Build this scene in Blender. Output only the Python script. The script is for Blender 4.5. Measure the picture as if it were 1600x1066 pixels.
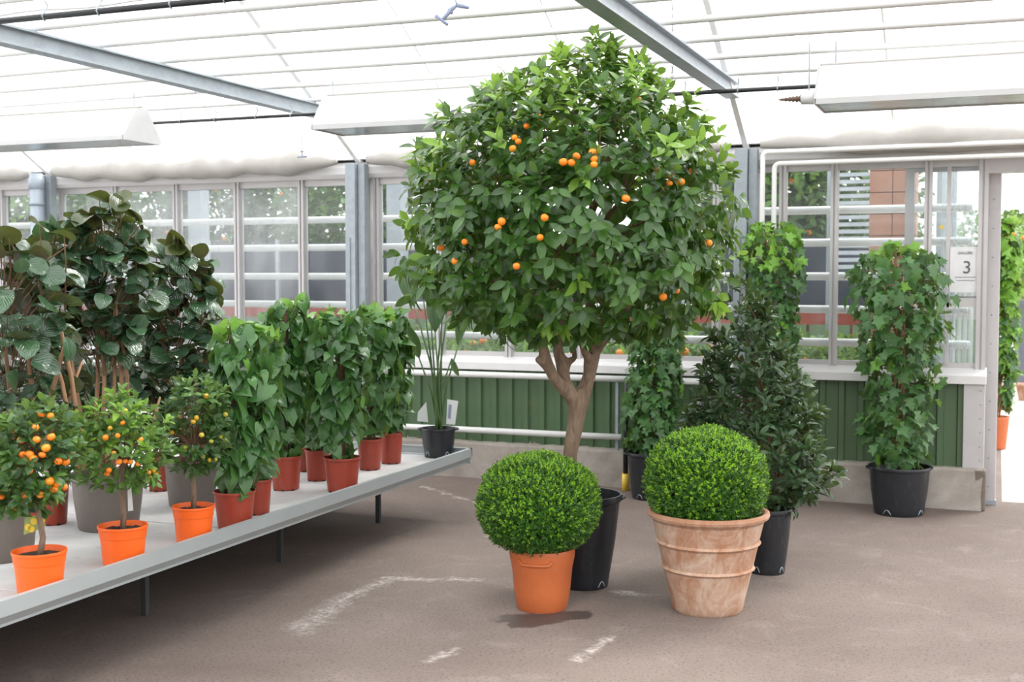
import bpy, bmesh, math, random
import numpy as np
from mathutils import Vector, Matrix
random.seed(7); rng = np.random.default_rng(7)
scene = bpy.context.scene
for o in list(bpy.data.objects): bpy.data.objects.remove(o)
PI = math.pi

# ------------------------------------------------------------------ camera, sky, sun, exposure
F = 1917.0; HC = 1.5; YAW = math.radians(21.6); PITCH = math.atan(101.0 / F)
cam = bpy.data.cameras.new('camera'); camo = bpy.data.objects.new('camera', cam)
scene.collection.objects.link(camo); scene.camera = camo
cam.sensor_width = 36; cam.lens = F * 36 / 1600; cam.clip_start = .05; cam.clip_end = 400
camo.location = (0, 0, HC); camo.rotation_euler = (PI / 2 - PITCH, 0, YAW)
cam.dof.use_dof = True; cam.dof.focus_distance = 5.6; cam.dof.aperture_fstop = 3.5

world = bpy.data.worlds.new('overcast_sky'); scene.world = world; world.use_nodes = True
wn = world.node_tree.nodes; wl = world.node_tree.links
bg = wn['Background']
tc = wn.new('ShaderNodeTexCoord'); sp = wn.new('ShaderNodeSeparateXYZ'); rp = wn.new('ShaderNodeValToRGB')
wl.new(tc.outputs['Generated'], sp.inputs[0]); wl.new(sp.outputs['Z'], rp.inputs[0]); wl.new(rp.outputs[0], bg.inputs['Color'])
mr = wn.new('ShaderNodeMapRange'); mr.inputs[1].default_value = -1; wl.new(sp.outputs['Z'], mr.inputs[0]); wl.new(mr.outputs[0], rp.inputs[0])
rp.color_ramp.elements[0].position = .495; rp.color_ramp.elements[0].color = (.14, .13, .12, 1)
e_ = rp.color_ramp.elements.new(.505); e_.color = (.72, .76, .80, 1)
rp.color_ramp.elements[-1].position = .8; rp.color_ramp.elements[-1].color = (.97, .98, 1.0, 1)
rp.color_ramp.elements[-1].position = .8; rp.color_ramp.elements[1].color = (.97, .98, 1.0, 1)
bg.inputs['Strength'].default_value = 3.0

sd = bpy.data.lights.new('sun', 'SUN'); so = bpy.data.objects.new('sun', sd); scene.collection.objects.link(so)
sd.energy = 5.5; sd.angle = math.radians(20); sd.color = (1, .97, .92)
so.rotation_euler = (math.radians(-34), math.radians(22), 0); so.location = (0, 6, 8)

scene.view_settings.view_transform = 'Standard'; scene.view_settings.look = 'None'
scene.view_settings.gamma = 1; scene.view_settings.use_curve_mapping = False
scene.view_settings.exposure = 0.0
scene.cycles.max_bounces = 8; scene.cycles.transparent_max_bounces = 16
scene.cycles.diffuse_bounces = 4; scene.cycles.use_denoising = True
scene.cycles.sample_clamp_indirect = 8

# ------------------------------------------------------------------ geometry helpers
RM = camo.rotation_euler.to_matrix()
CR = Vector((math.cos(YAW), math.sin(YAW), 0)); CF = Vector((-math.sin(YAW), math.cos(YAW), 0))
CAM = Vector((0, 0, HC))
def ray(px, py): return RM @ Vector(((px - 800) / F, -(py - 533) / F, -1))
def at_Y(px, py, Y):
    r = ray(px, py); return CAM + r * (Y / r.y)
def at_Z(px, py, z):
    r = ray(px, py); return CAM + r * ((z - HC) / r.z)
def at_X(px, py, X):
    r = ray(px, py); return CAM + r * (X / r.x)
def at_D(px, py, D):
    r = ray(px, py); return CAM + r * (D / r.dot(CF))
def dist(p): return (Vector(p) - CAM).dot(CF)

def tag(o, label=None, cat=None, group=None, kind=None):
    if label: o['label'] = label
    if cat: o['category'] = cat
    if group: o['group'] = group
    if kind: o['kind'] = kind
    return o
def link(o): scene.collection.objects.link(o); return o
def empty(name, loc=(0, 0, 0), **k):
    o = link(bpy.data.objects.new(name, None)); o.location = loc; o.empty_display_size = .1
    return tag(o, **k)
def mesh_obj(name, verts, faces, m, parent=None, smooth=True, uv=None, **k):
    me = bpy.data.meshes.new(name); me.from_pydata([tuple(v) for v in verts], [], faces); me.update()
    if smooth: me.polygons.foreach_set('use_smooth', [True] * len(me.polygons))
    if m: me.materials.append(m)
    o = link(bpy.data.objects.new(name, me))
    if parent: o.parent = parent
    return tag(o, **k)
class MB:
    """collects shapes of ONE mesh"""
    def __init__(s): s.v = []; s.f = []
    def add(s, v, f):
        n = len(s.v); s.v += [Vector(a) for a in v]; s.f += [tuple(i + n for i in q) for q in f]; return s
    def box(s, a, b):
        x0, y0, z0 = a; x1, y1, z1 = b
        v = [(x0,y0,z0),(x1,y0,z0),(x1,y1,z0),(x0,y1,z0),(x0,y0,z1),(x1,y0,z1),(x1,y1,z1),(x0,y1,z1)]
        return s.add(v, [(3,2,1,0),(4,5,6,7),(0,1,5,4),(1,2,6,5),(2,3,7,6),(3,0,4,7)])
    def tube(s, pts, rad, n=10, caps=True):
        pts = [Vector(p) for p in pts]; k = len(pts)
        if not hasattr(rad, '__len__'): rad = [rad] * k
        v = []; ref = None
        for i, p in enumerate(pts):
            t = (pts[min(i + 1, k - 1)] - pts[max(i - 1, 0)]).normalized()
            if ref is None: ref = Vector((0, 0, 1)) if abs(t.z) < .9 else Vector((1, 0, 0))
            a = (ref - t * ref.dot(t)).normalized(); ref = a; b = t.cross(a)
            v += [p + (a * math.cos(2*PI*j/n) + b * math.sin(2*PI*j/n)) * rad[i] for j in range(n)]
        f = [(i*n+j, i*n+(j+1) % n, (i+1)*n+(j+1) % n, (i+1)*n+j) for i in range(k-1) for j in range(n)]
        if caps: f += [tuple(range(n-1, -1, -1)), tuple((k-1)*n + j for j in range(n))]
        return s.add(v, f)
    def prism(s, prof, p0, ax, au, av, L):
        """profile [(u,v)] swept a length L along ax"""
        p0, ax, au, av = map(Vector, (p0, ax, au, av)); n = len(prof)
        v = [p0 + au*u + av*w for u, w in prof] + [p0 + ax*L + au*u + av*w for u, w in prof]
        return s.add(v, [tuple(range(n-1, -1, -1)), tuple(range(n, 2*n))] + [(i, (i+1) % n, (i+1) % n + n, i+n) for i in range(n)])
    def lathe(s, prof, c=(0,0,0), n=40, wob=0):
        c = Vector(c); k = len(prof); v = []
        for r, z in prof:
            v += [c + Vector((r*math.cos(2*PI*j/n), r*math.sin(2*PI*j/n), z)) for j in range(n)]
        f = [(i*n+j, i*n+(j+1) % n, (i+1)*n+(j+1) % n, (i+1)*n+j) for i in range(k-1) for j in range(n)]
        return s.add(v, f)
    def build(s, name, m, parent=None, smooth=False, bevel=0, **k):
        o = mesh_obj(name, s.v, s.f, m, parent, smooth, **k)
        if bevel:
            b = o.modifiers.new('bevel', 'BEVEL'); b.width = bevel; b.segments = 2; b.limit_method = 'ANGLE'
        return o
def autosmooth(o, deg=35):
    me = o.data
    bm = bmesh.new(); bm.from_mesh(me); bmesh.ops.recalc_face_normals(bm, faces=bm.faces)
    for e in bm.edges:
        e.smooth = not (len(e.link_faces) == 2 and e.calc_face_angle(0) > math.radians(deg))
    for f in bm.faces: f.smooth = True
    bm.to_mesh(me); bm.free(); return o

# ------------------------------------------------------------------ materials
class N:
    def __init__(s, name):
        s.m = bpy.data.materials.new(name); s.m.use_nodes = True; s.t = s.m.node_tree
        s.b = s.t.nodes['Principled BSDF']; s.out = s.t.nodes['Material Output']
    def n(s, typ, **k):
        q = s.t.nodes.new(typ)
        for a, b in k.items(): setattr(q, a, b)
        return q
    def l(s, a, b): s.t.links.new(a, b)
    def setin(s, sock, v):
        if hasattr(v, 'links') or isinstance(v, bpy.types.NodeSocket): s.l(v, sock)
        elif isinstance(v, (tuple, list)) and len(v) == 3 and sock.type == 'RGBA': sock.default_value = (*v, 1)
        else: sock.default_value = v
    def math(s, op, a, b=0.0, c=0.0, clamp=False):
        q = s.n('ShaderNodeMath', operation=op); q.use_clamp = clamp
        for i, x in enumerate((a, b, c)): s.setin(q.inputs[i], x)
        return q.outputs[0]
    def mix(s, f, a, b, mode='MIX'):
        q = s.n('ShaderNodeMix', data_type='RGBA', blend_type=mode)
        s.setin(q.inputs[0], f); s.setin(q.inputs[6], a); s.setin(q.inputs[7], b); return q.outputs[2]
    def noise(s, scale, detail=4, rough=.5, vec=None, dist=0):
        q = s.n('ShaderNodeTexNoise'); q.inputs['Scale'].default_value = scale; q.inputs['Detail'].default_value = detail
        q.inputs['Roughness'].default_value = rough; q.inputs['Distortion'].default_value = dist
        if vec is not None: s.l(vec, q.inputs['Vector'])
        return q.outputs['Fac']
    def ramp(s, fac, lo, hi):
        q = s.n('ShaderNodeMapRange'); s.setin(q.inputs[0], fac); q.inputs[1].default_value = lo; q.inputs[2].default_value = hi
        return q.outputs[0]
    def pos(s, kind='Object'):
        return s.n('ShaderNodeTexCoord').outputs[kind]
    def scale(s, vec, sx, sy, sz):
        q = s.n('ShaderNodeMapping'); s.l(vec, q.inputs[0]); q.inputs['Scale'].default_value = (sx, sy, sz); return q.outputs[0]
    def bump(s, h, st=.3, d=.01):
        q = s.n('ShaderNodeBump'); q.inputs['Strength'].default_value = st; q.inputs['Distance'].default_value = d
        s.l(h, q.inputs['Height']); s.l(q.outputs[0], s.b.inputs['Normal']); return q
    def col(s, c): s.setin(s.b.inputs['Base Color'], c); return s
    def rough(s, r): s.setin(s.b.inputs['Roughness'], r); return s
def plain(name, c, rough=.5, metal=0, var=.06, sc=14, bump=0):
    k = N(name); v = k.noise(sc, 4, .6, k.pos())
    k.col(k.mix(v, tuple(x*(1-var*2) for x in c), tuple(min(1, x*(1+var*2)) for x in c)))
    k.rough(rough); k.b.inputs['Metallic'].default_value = metal
    if bump: k.bump(k.noise(sc*6, 3, .6, k.pos()), bump, .004)
    return k.m

M = {}
def leafmat(name, dark, light, under, rough=.34, vein=.25, trans=.22, veins=6, spec=.5, bmp=.3):
    k = N(name)
    oi = k.n('ShaderNodeObjectInfo').outputs['Random']; g = k.n('ShaderNodeNewGeometry')
    r = k.math('FRACT', k.math('ADD', oi, g.outputs['Random Per Island']))
    base = k.mix(r, dark, light)
    uv = k.n('ShaderNodeUVMap').outputs[0]; s = k.n('ShaderNodeSeparateXYZ'); k.l(uv, s.inputs[0])
    av = k.math('ABSOLUTE', s.outputs[1])
    mid = k.math('SUBTRACT', 1.0, k.ramp(av, 0.0, .045), clamp=True)
    side = k.math('PINGPONG', k.math('SUBTRACT', k.math('MULTIPLY', s.outputs[0], veins), k.math('MULTIPLY', av, veins*.9)), .5)
    sv = k.math('SUBTRACT', 1.0, k.ramp(side, 0.0, .12), clamp=True)
    vm = k.math('MAXIMUM', mid, k.math('MULTIPLY', sv, .5))
    c = k.mix(k.math('MULTIPLY', vm, vein), base, tuple(min(1, x*2.2+.03) for x in light))
    c = k.mix(g.outputs['Backfacing'], c, under)
    k.col(c); k.rough(rough); k.b.inputs['Specular IOR Level'].default_value = spec
    bp = k.bump(k.math('SUBTRACT', k.math('ADD', side, k.math('MULTIPLY', k.noise(3.5, 2, .5, uv), 1.2)), vm), bmp, .0025)
    tr = k.n('ShaderNodeBsdfTranslucent'); k.l(k.mix(.5, c, (.35, .55, .05), 'MIX'), tr.inputs[0])
    mx = k.n('ShaderNodeMixShader'); mx.inputs[0].default_value = trans
    k.l(k.b.outputs[0], mx.inputs[1]); k.l(tr.outputs[0], mx.inputs[2]); k.l(mx.outputs[0], k.out.inputs[0])
    return k.m
M['citrus'] = leafmat('citrus_leaf', (.017,.060,.010), (.055,.145,.022), (.10,.19,.05), .22, spec=.5, bmp=.15)
M['citrus_young'] = leafmat('young_citrus_leaf', (.12,.26,.025), (.24,.42,.045), (.2,.34,.08), .35, trans=.35)
M['kumquat'] = leafmat('kumquat_leaf', (.04,.11,.02), (.10,.21,.035), (.13,.22,.07), .32)
M['kumquat_dark'] = leafmat('dark_kumquat_leaf', (.02,.065,.018), (.05,.12,.03), (.10,.17,.07), .32)
M['aralia'] = leafmat('aralia_leaf', (.020,.054,.026), (.046,.108,.048), (.055,.06,.03), .16, bmp=.55, vein=.35, trans=.08, veins=5, spec=.8)
M['aralia_under'] = leafmat('young_aralia_leaf', (.035,.055,.014), (.06,.075,.02), (.06,.045,.025), .25, trans=.1, veins=5)
M['heart'] = leafmat('heart_leaf', (.024,.090,.020), (.066,.175,.040), (.08,.18,.06), .22, spec=.55, vein=.3, trans=.18, veins=4)
M['heart_young'] = leafmat('young_heart_leaf', (.10,.26,.04), (.18,.38,.06), (.2,.38,.1), .35, trans=.35, veins=4)
M['ivy'] = leafmat('ivy_leaf', (.022,.080,.020), (.07,.18,.045), (.12,.22,.09), .38, vein=.3, trans=.2, veins=3)
M['ivy_young'] = leafmat('young_ivy_leaf', (.12,.30,.03), (.22,.44,.06), (.2,.36,.1), .4, trans=.35, veins=3)
M['bay'] = leafmat('bay_leaf', (.018,.048,.018), (.048,.100,.036), (.07,.11,.05), .26, vein=.2, trans=.1)
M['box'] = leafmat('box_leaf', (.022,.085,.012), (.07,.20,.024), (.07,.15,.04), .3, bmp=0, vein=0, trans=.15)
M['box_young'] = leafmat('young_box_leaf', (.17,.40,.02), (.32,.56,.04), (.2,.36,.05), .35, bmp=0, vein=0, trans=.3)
M['reed'] = leafmat('strelitzia_leaf', (.03,.075,.03), (.06,.12,.05), (.08,.13,.08), .35, vein=.2, trans=.12)
M['stalk'] = plain('green_stalk', (.06,.12,.035), .45)
M['core'] = plain('dark_core_green', (.008,.022,.006), .9)  # near-black green for the shaded inside of the box balls

def fruitmat(name, c1, c2):
    k = N(name); oi = k.n('ShaderNodeObjectInfo').outputs['Random']
    k.col(k.mix(oi, c1, c2)); k.rough(.38); k.bump(k.noise(260, 2, .5, k.pos()), .25, .001)
    k.b.inputs['Subsurface Weight'].default_value = .08; k.b.inputs['Subsurface Radius'].default_value = (.01,.004,.002)
    return k.m
M['orange'] = fruitmat('ripe_fruit', (.85,.20,.008), (.90,.30,.015))
M['halfripe'] = fruitmat('half_ripe_fruit', (.75,.30,.02), (.45,.36,.03))
M['green_fruit'] = fruitmat('unripe_fruit', (.55,.40,.04), (.20,.26,.03))

def bark(name, a, b, sc=30):
    k = N(name); p = k.scale(k.pos(), 1, 1, .25); v = k.noise(sc, 6, .65, p, .6)
    k.col(k.mix(k.ramp(v, .3, .7), a, b)); k.rough(.8); k.bump(v, .6, .01); return k.m
M['bark'] = bark('tree_bark', (.10,.062,.038), (.27,.19,.13))
M['twig'] = bark('twig_bark', (.10,.05,.025), (.20,.11,.06))
M['cane'] = bark('cane_bark', (.22,.115,.06), (.40,.23,.13))
def soilmat():
    k = N('potting_soil'); v = k.noise(60, 6, .75, k.pos()); k.col(k.mix(k.ramp(v,.35,.7), (.018,.012,.008), (.10,.065,.04)))
    k.rough(.95); k.bump(v, 1, .02); return k.m
M['soil'] = soilmat()
def potmat(name, c, rough=.45, dirt=.15, dirtc=(.45,.4,.35)):
    k = N(name); p = k.pos(); v = k.noise(9, 5, .6, p); w = k.noise(40, 4, .7, k.scale(p, 1, 1, .4))
    c2 = k.mix(v, tuple(x*.88 for x in c), tuple(min(1, x*1.1) for x in c))
    k.col(k.mix(k.math('MULTIPLY', k.ramp(w, .56, .8), dirt), c2, dirtc)); k.rough(rough); k.bump(w, .12, .003); return k.m
M['pot_orange'] = potmat('bright_orange_plastic', (.84,.12,.006), .42, .06)
M['pot_red'] = potmat('red_brown_plastic', (.30,.040,.018), .42, .14)
M['pot_taupe'] = potmat('taupe_plastic', (.135,.115,.100), .55, .12)
M['pot_black'] = potmat('black_plastic', (.013,.015,.019), .38, .22, (.2,.2,.19))
M['pot_peach'] = potmat('terracotta_coloured_plastic', (.50,.125,.036), .5, .12, (.7,.5,.35))
def clay():
    k = N('weathered_terracotta'); p = k.pos(); v = k.noise(8, 8, .74, k.scale(p, 1, 1, .8), 1.0); w = k.noise(40, 6, .75, k.scale(p, 1, 1, .22), 1.2)
    fac = k.math('ADD', k.math('MULTIPLY', k.ramp(v, .40, .64), .62), k.math('MULTIPLY', k.ramp(w, .45, .75), .3), clamp=True)
    s = k.n('ShaderNodeSeparateXYZ'); k.l(p, s.inputs[0])
    fac = k.math('MULTIPLY', fac, k.math('SUBTRACT', 1.0, k.math('MULTIPLY', k.ramp(s.outputs[2], .425, .45), .8)))
    k.col(k.mix(fac, (.36,.175,.095), (.60,.49,.395))); k.rough(.85); k.bump(k.noise(60, 5, .7, p), .25, .004); return k.m
M['clay'] = clay()

def concrete(name, a, b, sc=6, bump=.4):
    k = N(name); p = k.pos(); v = k.noise(sc, 7, .65, p, .4); w = k.noise(sc*18, 4, .7, p)
    c = k.mix(k.ramp(v, .3, .7), a, b); c = k.mix(k.math('MULTIPLY', k.ramp(w, .62, .72), .5), c, tuple(x*.5 for x in a))
    k.col(c); k.rough(.9); k.bump(w, bump, .006); return k.m
M['plinth'] = concrete('cast_concrete', (.27,.235,.205), (.47,.43,.385), 3)
M['galv'] = plain('galvanised_steel', (.32,.36,.39), .5, .3, .12, 18)
M['alu'] = plain('aluminium', (.50,.485,.485), .45, .25, .05, 8)
M['rail'] = plain('bench_aluminium', (.37,.405,.41), .42, .3, .05, 5)
M['leg_shade'] = plain('shaded_leg_steel', (.045,.045,.045), .8, 0)  # bench leg steel, darkened in colour to hold the shade under the bench
M['whitepaint'] = plain('white_paint', (.80,.80,.79), .4, 0, .02, 10)
M['pipepaint'] = plain('white_enamel_pipe', (.60,.60,.59), .35, 0, .02, 10)
M['sill'] = plain('pale_grey_sill', (.68,.67,.67), .45, 0, .05, 6)
M['greytube'] = plain('grey_plastic_pipe', (.30,.35,.40), .4, 0, .04)
M['blacktube'] = plain('black_tube', (.012,.014,.016), .4)
M['cladding'] = plain('green_coated_steel', (.080,.140,.068), .42, 0, .08, 5)
M['fabric'] = plain('screen_fabric', (.40,.385,.36), .9, 0, .1, 7, .3)
M['yellow'] = plain('yellow_plastic', (.72,.50,.06), .45)
M['bluegrey'] = plain('blue_grey_plastic', (.25,.30,.42), .4)
M['brownplug'] = plain('brown_screw_plug', (.13,.08,.06), .6)
M['redbeam'] = plain('red_brown_board', (.33,.062,.04), .6, 0, .12)
M['darkscreen'] = plain('dark_blue_grey_screen', (.022,.028,.045), .8, 0, .15, 2)
M['brick'] = plain('pinkish_brown_render', (.34,.17,.11), .8, 0, .12)
M['planter'] = plain('blue_grey_planter', (.17,.19,.24), .5)
M['card'] = plain('printed_card', (.72,.74,.74), .5)
M['card_dark'] = plain('dark_print', (.05,.08,.04), .5)
M['card_red'] = plain('red_print', (.6,.05,.02), .5)
M['card_leaf'] = plain('green_print', (.30,.36,.10), .5)
M['lemon'] = plain('yellow_print', (.80,.55,.04), .5, 0, .15)
M['ink'] = plain('grey_ink', (.10,.10,.11), .6)
M['paper'] = plain('paper', (.68,.68,.69), .7)
M['dryleaf'] = plain('dry_leaf', (.28,.14,.06), .8)
def mirror():
    k = N('reflector_aluminium'); k.col((.55,.58,.55)); k.rough(.22); k.b.inputs['Metallic'].default_value = .9
    k.bump(k.noise(6, 3, .5, k.pos()), .2, .02); return k.m
M['mirror'] = mirror()
def glass(name, haze, tint=(.95,.97,.97)):
    k = N(name); t = k.n('ShaderNodeBsdfTransparent'); t.inputs[0].default_value = (*tint, 1)
    g = k.n('ShaderNodeBsdfGlossy'); g.inputs['Roughness'].default_value = .04
    d = k.n('ShaderNodeBsdfTranslucent'); d.inputs[0].default_value = (.8,.83,.85,1)
    e = k.n('ShaderNodeBsdfDiffuse'); e.inputs[0].default_value = (.8,.83,.85,1)
    fr = k.n('ShaderNodeFresnel'); fr.inputs[0].default_value = 1.35
    de = k.n('ShaderNodeMixShader'); de.inputs[0].default_value = .5; k.l(d.outputs[0], de.inputs[1]); k.l(e.outputs[0], de.inputs[2])
    hz = k.math('MULTIPLY', k.ramp(k.noise(3, 5, .6, k.scale(k.pos(), 1, 1, .35)), .25, .8), haze*1.4)
    a = k.n('ShaderNodeMixShader'); k.l(hz, a.inputs[0]); k.l(t.outputs[0], a.inputs[1]); k.l(de.outputs[0], a.inputs[2])
    b = k.n('ShaderNodeMixShader'); k.l(fr.outputs[0], b.inputs[0]); k.l(a.outputs[0], b.inputs[1]); k.l(g.outputs[0], b.inputs[2])
    k.l(b.outputs[0], k.out.inputs[0]); return k.m
M['glass'] = glass('dusty_glass', .07)
M['glass_hazy'] = glass('hazy_dusty_glass', .28)
M['frost'] = glass('frosted_plastic', .55)
def roofmat():
    k = N('ribbed_polycarbonate'); p = k.pos(); s = k.n('ShaderNodeSeparateXYZ'); k.l(p, s.inputs[0])
    rib = k.math('PINGPONG', s.outputs[0], .008); line = k.ramp(rib, .0, .0022)
    t = k.n('ShaderNodeBsdfTransparent'); k.l(k.mix(line, (.68,.69,.70), (.97,.97,.97)), t.inputs[0])
    d = k.n('ShaderNodeBsdfTranslucent'); d.inputs[0].default_value = (.92,.92,.92,1)
    m = k.n('ShaderNodeMixShader'); m.inputs[0].default_value = .45
    k.l(t.outputs[0], m.inputs[1]); k.l(d.outputs[0], m.inputs[2]); k.l(m.outputs[0], k.out.inputs[0]); return k.m
M['roof'] = roofmat()

# ---- floor material: worn paved floor, pale scuff lines and one wet patch
def floormat():
    k = N('worn_greenhouse_floor'); p = k.pos()
    v = k.noise(.7, 6, .62, p, .5); w = k.noise(70, 5, .75, p); u = k.noise(3.2, 6, .7, p, 1.0)
    c = k.mix(k.ramp(v, .3, .72), (.136,.101,.084), (.225,.178,.153))
    c = k.mix(k.math('MULTIPLY', k.ramp(u, .55, .75), .4), c, (.34,.29,.26))
    c = k.mix(k.math('MULTIPLY', k.ramp(w, .52, .66), .8), c, (.050,.039,.033))
    pale_specks = k.noise(170, 2, .5, p)  # small pale specks scattered over the floor
    c = k.mix(k.math('MULTIPLY', k.ramp(pale_specks, .68, .74), .6), c, (.55,.5,.47))
    sep = k.n('ShaderNodeSeparateXYZ'); k.l(p, sep.inputs[0])
    nz = k.math('MULTIPLY', k.math('SUBTRACT', k.noise(9, 4, .6, p), .5), .22)
    def seg(a, b, wd):
        a = at_Z(*a, 0); b = at_Z(*b, 0); d = (b - a); L = d.length; d.normalize()
        s = k.n('ShaderNodeVectorMath', operation='SUBTRACT'); k.l(p, s.inputs[0]); s.inputs[1].default_value = a
        q = k.n('ShaderNodeVectorMath', operation='DOT_PRODUCT'); k.l(s.outputs[0], q.inputs[0]); q.inputs[1].default_value = d
        t = k.math('MINIMUM', k.math('MAXIMUM', q.outputs['Value'], 0.0), L)
        e = k.n('ShaderNodeVectorMath', operation='SCALE'); e.inputs[0].default_value = d; k.l(t, e.inputs['Scale'])
        f = k.n('ShaderNodeVectorMath', operation='DISTANCE'); k.l(s.outputs[0], f.inputs[0]); k.l(e.outputs[0], f.inputs[1])
        return k.math('SUBTRACT', 1.0, k.ramp(k.math('ADD', f.outputs['Value'], nz), 0.0, wd), clamp=True)
    scuff = None
    for a, b, wd in (((470,985),(540,935),.09),((540,935),(600,908),.07),((600,904),(745,906),.045),((900,1030),(960,995),.03),
                     ((670,1035),(720,1014),.03),((770,838),(800,842),.05),((960,925),(1010,930),.05),((660,760),(760,790),.03)):
        q = k.math('MULTIPLY', seg(a, b, wd), .62); scuff = q if scuff is None else k.math('MAXIMUM', scuff, q)
    br = k.ramp(k.noise(38, 4, .7, p), .38, .62)
    c = k.mix(k.math('MULTIPLY', scuff, br), c, (.62,.57,.53))
    wet = k.math('MAXIMUM', seg((800,968),(910,960),.11), seg((805,974),(860,972),.07))
    wet = k.ramp(wet, .25, .45)
    c = k.mix(k.math('MULTIPLY', wet, .85), c, (.045,.030,.026))
    k.col(c); k.rough(k.math('SUBTRACT', .85, k.math('MULTIPLY', wet, .35)))
    k.bump(k.math('ADD', k.math('MULTIPLY', w, .6), k.noise(160, 3, .6, p)), .55, .006); return k.m
M['floor'] = floormat()
M['path2'] = concrete('bright_yard_floor', (.44,.36,.32), (.60,.50,.45), 1.2, .2)

# ------------------------------------------------------------------ the setting
YP = 8.33          # front of the concrete plinth
YC = 8.42          # cladding
YW = 8.50          # window plane
XE = at_Y(1535, 760, YP).x      # right end of the wall
XL = -12.0
fl = MB().box((-16, -7, -.12), (9, YW + .25, 0)).build('floor', M['floor'], kind='structure')
MB().box((-16, YW + .25, -.12), (XE + .12, 30, -.004)).build('floor', M['floor'], kind='structure')
MB().box((XE + .12, YW + .25, -.12), (24, 50, -.004)).build('floor', M['path2'], kind='structure')

# wall: plinth (with a broken end), sheets of cladding, sill, end plate
wall = empty('wall_back', (0, 0, 0), kind='structure')
def plinth():
    bm = bmesh.new(); nx = 150
    prof = [(YP, 0), (YP - .004, .10), (YP, .25), (YP + .012, .268), (YC + .10, .27)]
    rows = []
    for i in range(nx + 1):
        x = XL + (XE - XL) * i / nx; row = []
        for j, (y, z) in enumerate(prof):
            row.append(bm.verts.new((x + (random.uniform(-.012, .012) if i == nx else 0), y + random.uniform(-.004, .004), z + (random.uniform(-.004, .004) if j else 0))))
        rows.append(row)
    for i in range(nx):
        for j in range(len(prof) - 1): bm.faces.new((rows[i][j], rows[i+1][j], rows[i+1][j+1], rows[i][j+1]))
    e = rows[-1]; b = bm.verts.new((XE, YC + .10, 0)); bm.faces.new(e + [b])
    me = bpy.data.meshes.new('plinth'); bm.to_mesh(me); bm.free(); me.materials.append(M['plinth'])
    o = link(bpy.data.objects.new('plinth', me)); o.parent = wall
plinth()
MB().box((XE - .055, YP + .0, .0), (XE + .02, YC + .1, .262)).build('plinth_end', concrete('broken_mortar', (.13,.105,.085), (.22,.18,.15), 9, .8), wall, bevel=.012)
ZS = .81
def sheet(x0, x1):
    prof = []; x = x0; P = .125
    while x < x1 - 1e-4:
        for dx, dy in ((0, 0), (.075, 0), (.083, -.022), (.117, -.022)):
            if x + dx <= x1: prof.append((x + dx, YC + dy))
        x += P
    prof.append((x1, YC)); n = len(prof)
    v = [(a, b, .262) for a, b in prof] + [(a, b, ZS + .02) for a, b in prof]
    f = [(i, i+1, i+1+n, i+n) for i in range(n-1)]
    mesh_obj('cladding_sheet', v, f, M['cladding'], wall, False)
xp = XE - .115; xs = xp
while xs > XL: sheet(xs - 1.0, xs); xs -= 1.003
MB().box((XE - .125, YC - .05, .265), (XE + .005, YC + .09, ZS)).build('end_plate', M['alu'], wall, bevel=.004)
for j in range(6):
    MB().lathe([(0, 0), (.006, .001), (.006, .004), (0, .006)], n=8).build('rivet', M['galv'], wall).matrix_local = \
        Matrix.Translation((XE - .02 , YC - .05, .32 + j * .09)) @ Matrix.Rotation(PI/2, 4, 'X')
MB().prism([(0, ZS), (0, ZS + .055), (.02, ZS + .065), (.16, ZS + .10), (.16, ZS)], (XL, YC - .075, 0), (1,0,0), (0,1,0), (0,0,1), XE - XL + .01)\
    .build('trim_1', M['sill'], kind='structure', bevel=.003)
ZB, ZT = .905, 2.24
# window bays
def Xw(px): return at_Y(px, 430, YW).x
mull = [-12, -11.2, -10.6, -10.0, -9.4, Xw(-100), Xw(8), None, Xw(185), Xw(280), Xw(375), Xw(475), None, Xw(592), Xw(690), Xw(797), Xw(905), Xw(1015), Xw(1120), None, Xw(1223), Xw(1303), Xw(1449), XE - .03]
XPOST = [-1.615, -4.60, -7.62]
xs = []
for m_ in mull:
    if m_ is not None: xs.append(m_)
for p_ in XPOST: xs += [p_ + .06]
xs = sorted(set(round(x, 3) for x in xs))
wi = 1
for i in range(len(xs) - 1):
    a, b = xs[i], xs[i + 1]
    if b - a < .12: continue
    w = empty('window_%d' % wi, ((a + b) / 2, YW, ZB), kind='structure'); wi += 1
    h = (b - a) / 2; H = ZT - ZB
    fr = MB().box((-h, -.02, -.01), (h, .03, .03)).box((-h, -.02, H - .03), (h, .03, H + .02))
    fr.box((-h, -.02, .03), (-h + .018, .03, H - .03)).box((h - .018, -.02, .03), (h, .03, H - .03)).build('window_frame', M['alu'], w)
    MB().box((-h + .018, 0, .03), (h - .018, .005, H - .03)).build('pane', M['glass_hazy' if -7.4 < (a+b)/2 < Xw(478) else 'glass'], w)
for x in xs:
    wd = .024 if x not in (xs[-1],) else .03
    if any(abs(x - p_ - .06) < .01 for p_ in XPOST): continue
    MB().box((x - wd, YW - .045, ZB - .02), (x - .006, YW + .03, ZT + .03)).box((x + .006, YW - .045, ZB - .02), (x + wd, YW + .03, ZT + .03))\
        .box((x - .006, YW - .03, ZB - .02), (x + .006, YW + .03, ZT + .03)).build('trim_%d' % (20 + xs.index(x)), M['alu'], kind='structure')
# header / gutter above the windows
MB().prism([(0, ZT + .02), (-.03, ZT + .05), (-.03, ZT + .10), (.0, ZT + .14), (.18, ZT + .17), (.18, ZT + .02)], (XL, YW - .06, 0), (1,0,0), (0,1,0), (0,0,1), 26)\
    .build('trim_2', M['sill'], kind='structure')
MB().box((XE - .02, YW - .04, 2.16), (14, YW + .04, ZT + .02)).build('trim_3', M['alu'], kind='structure')
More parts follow.
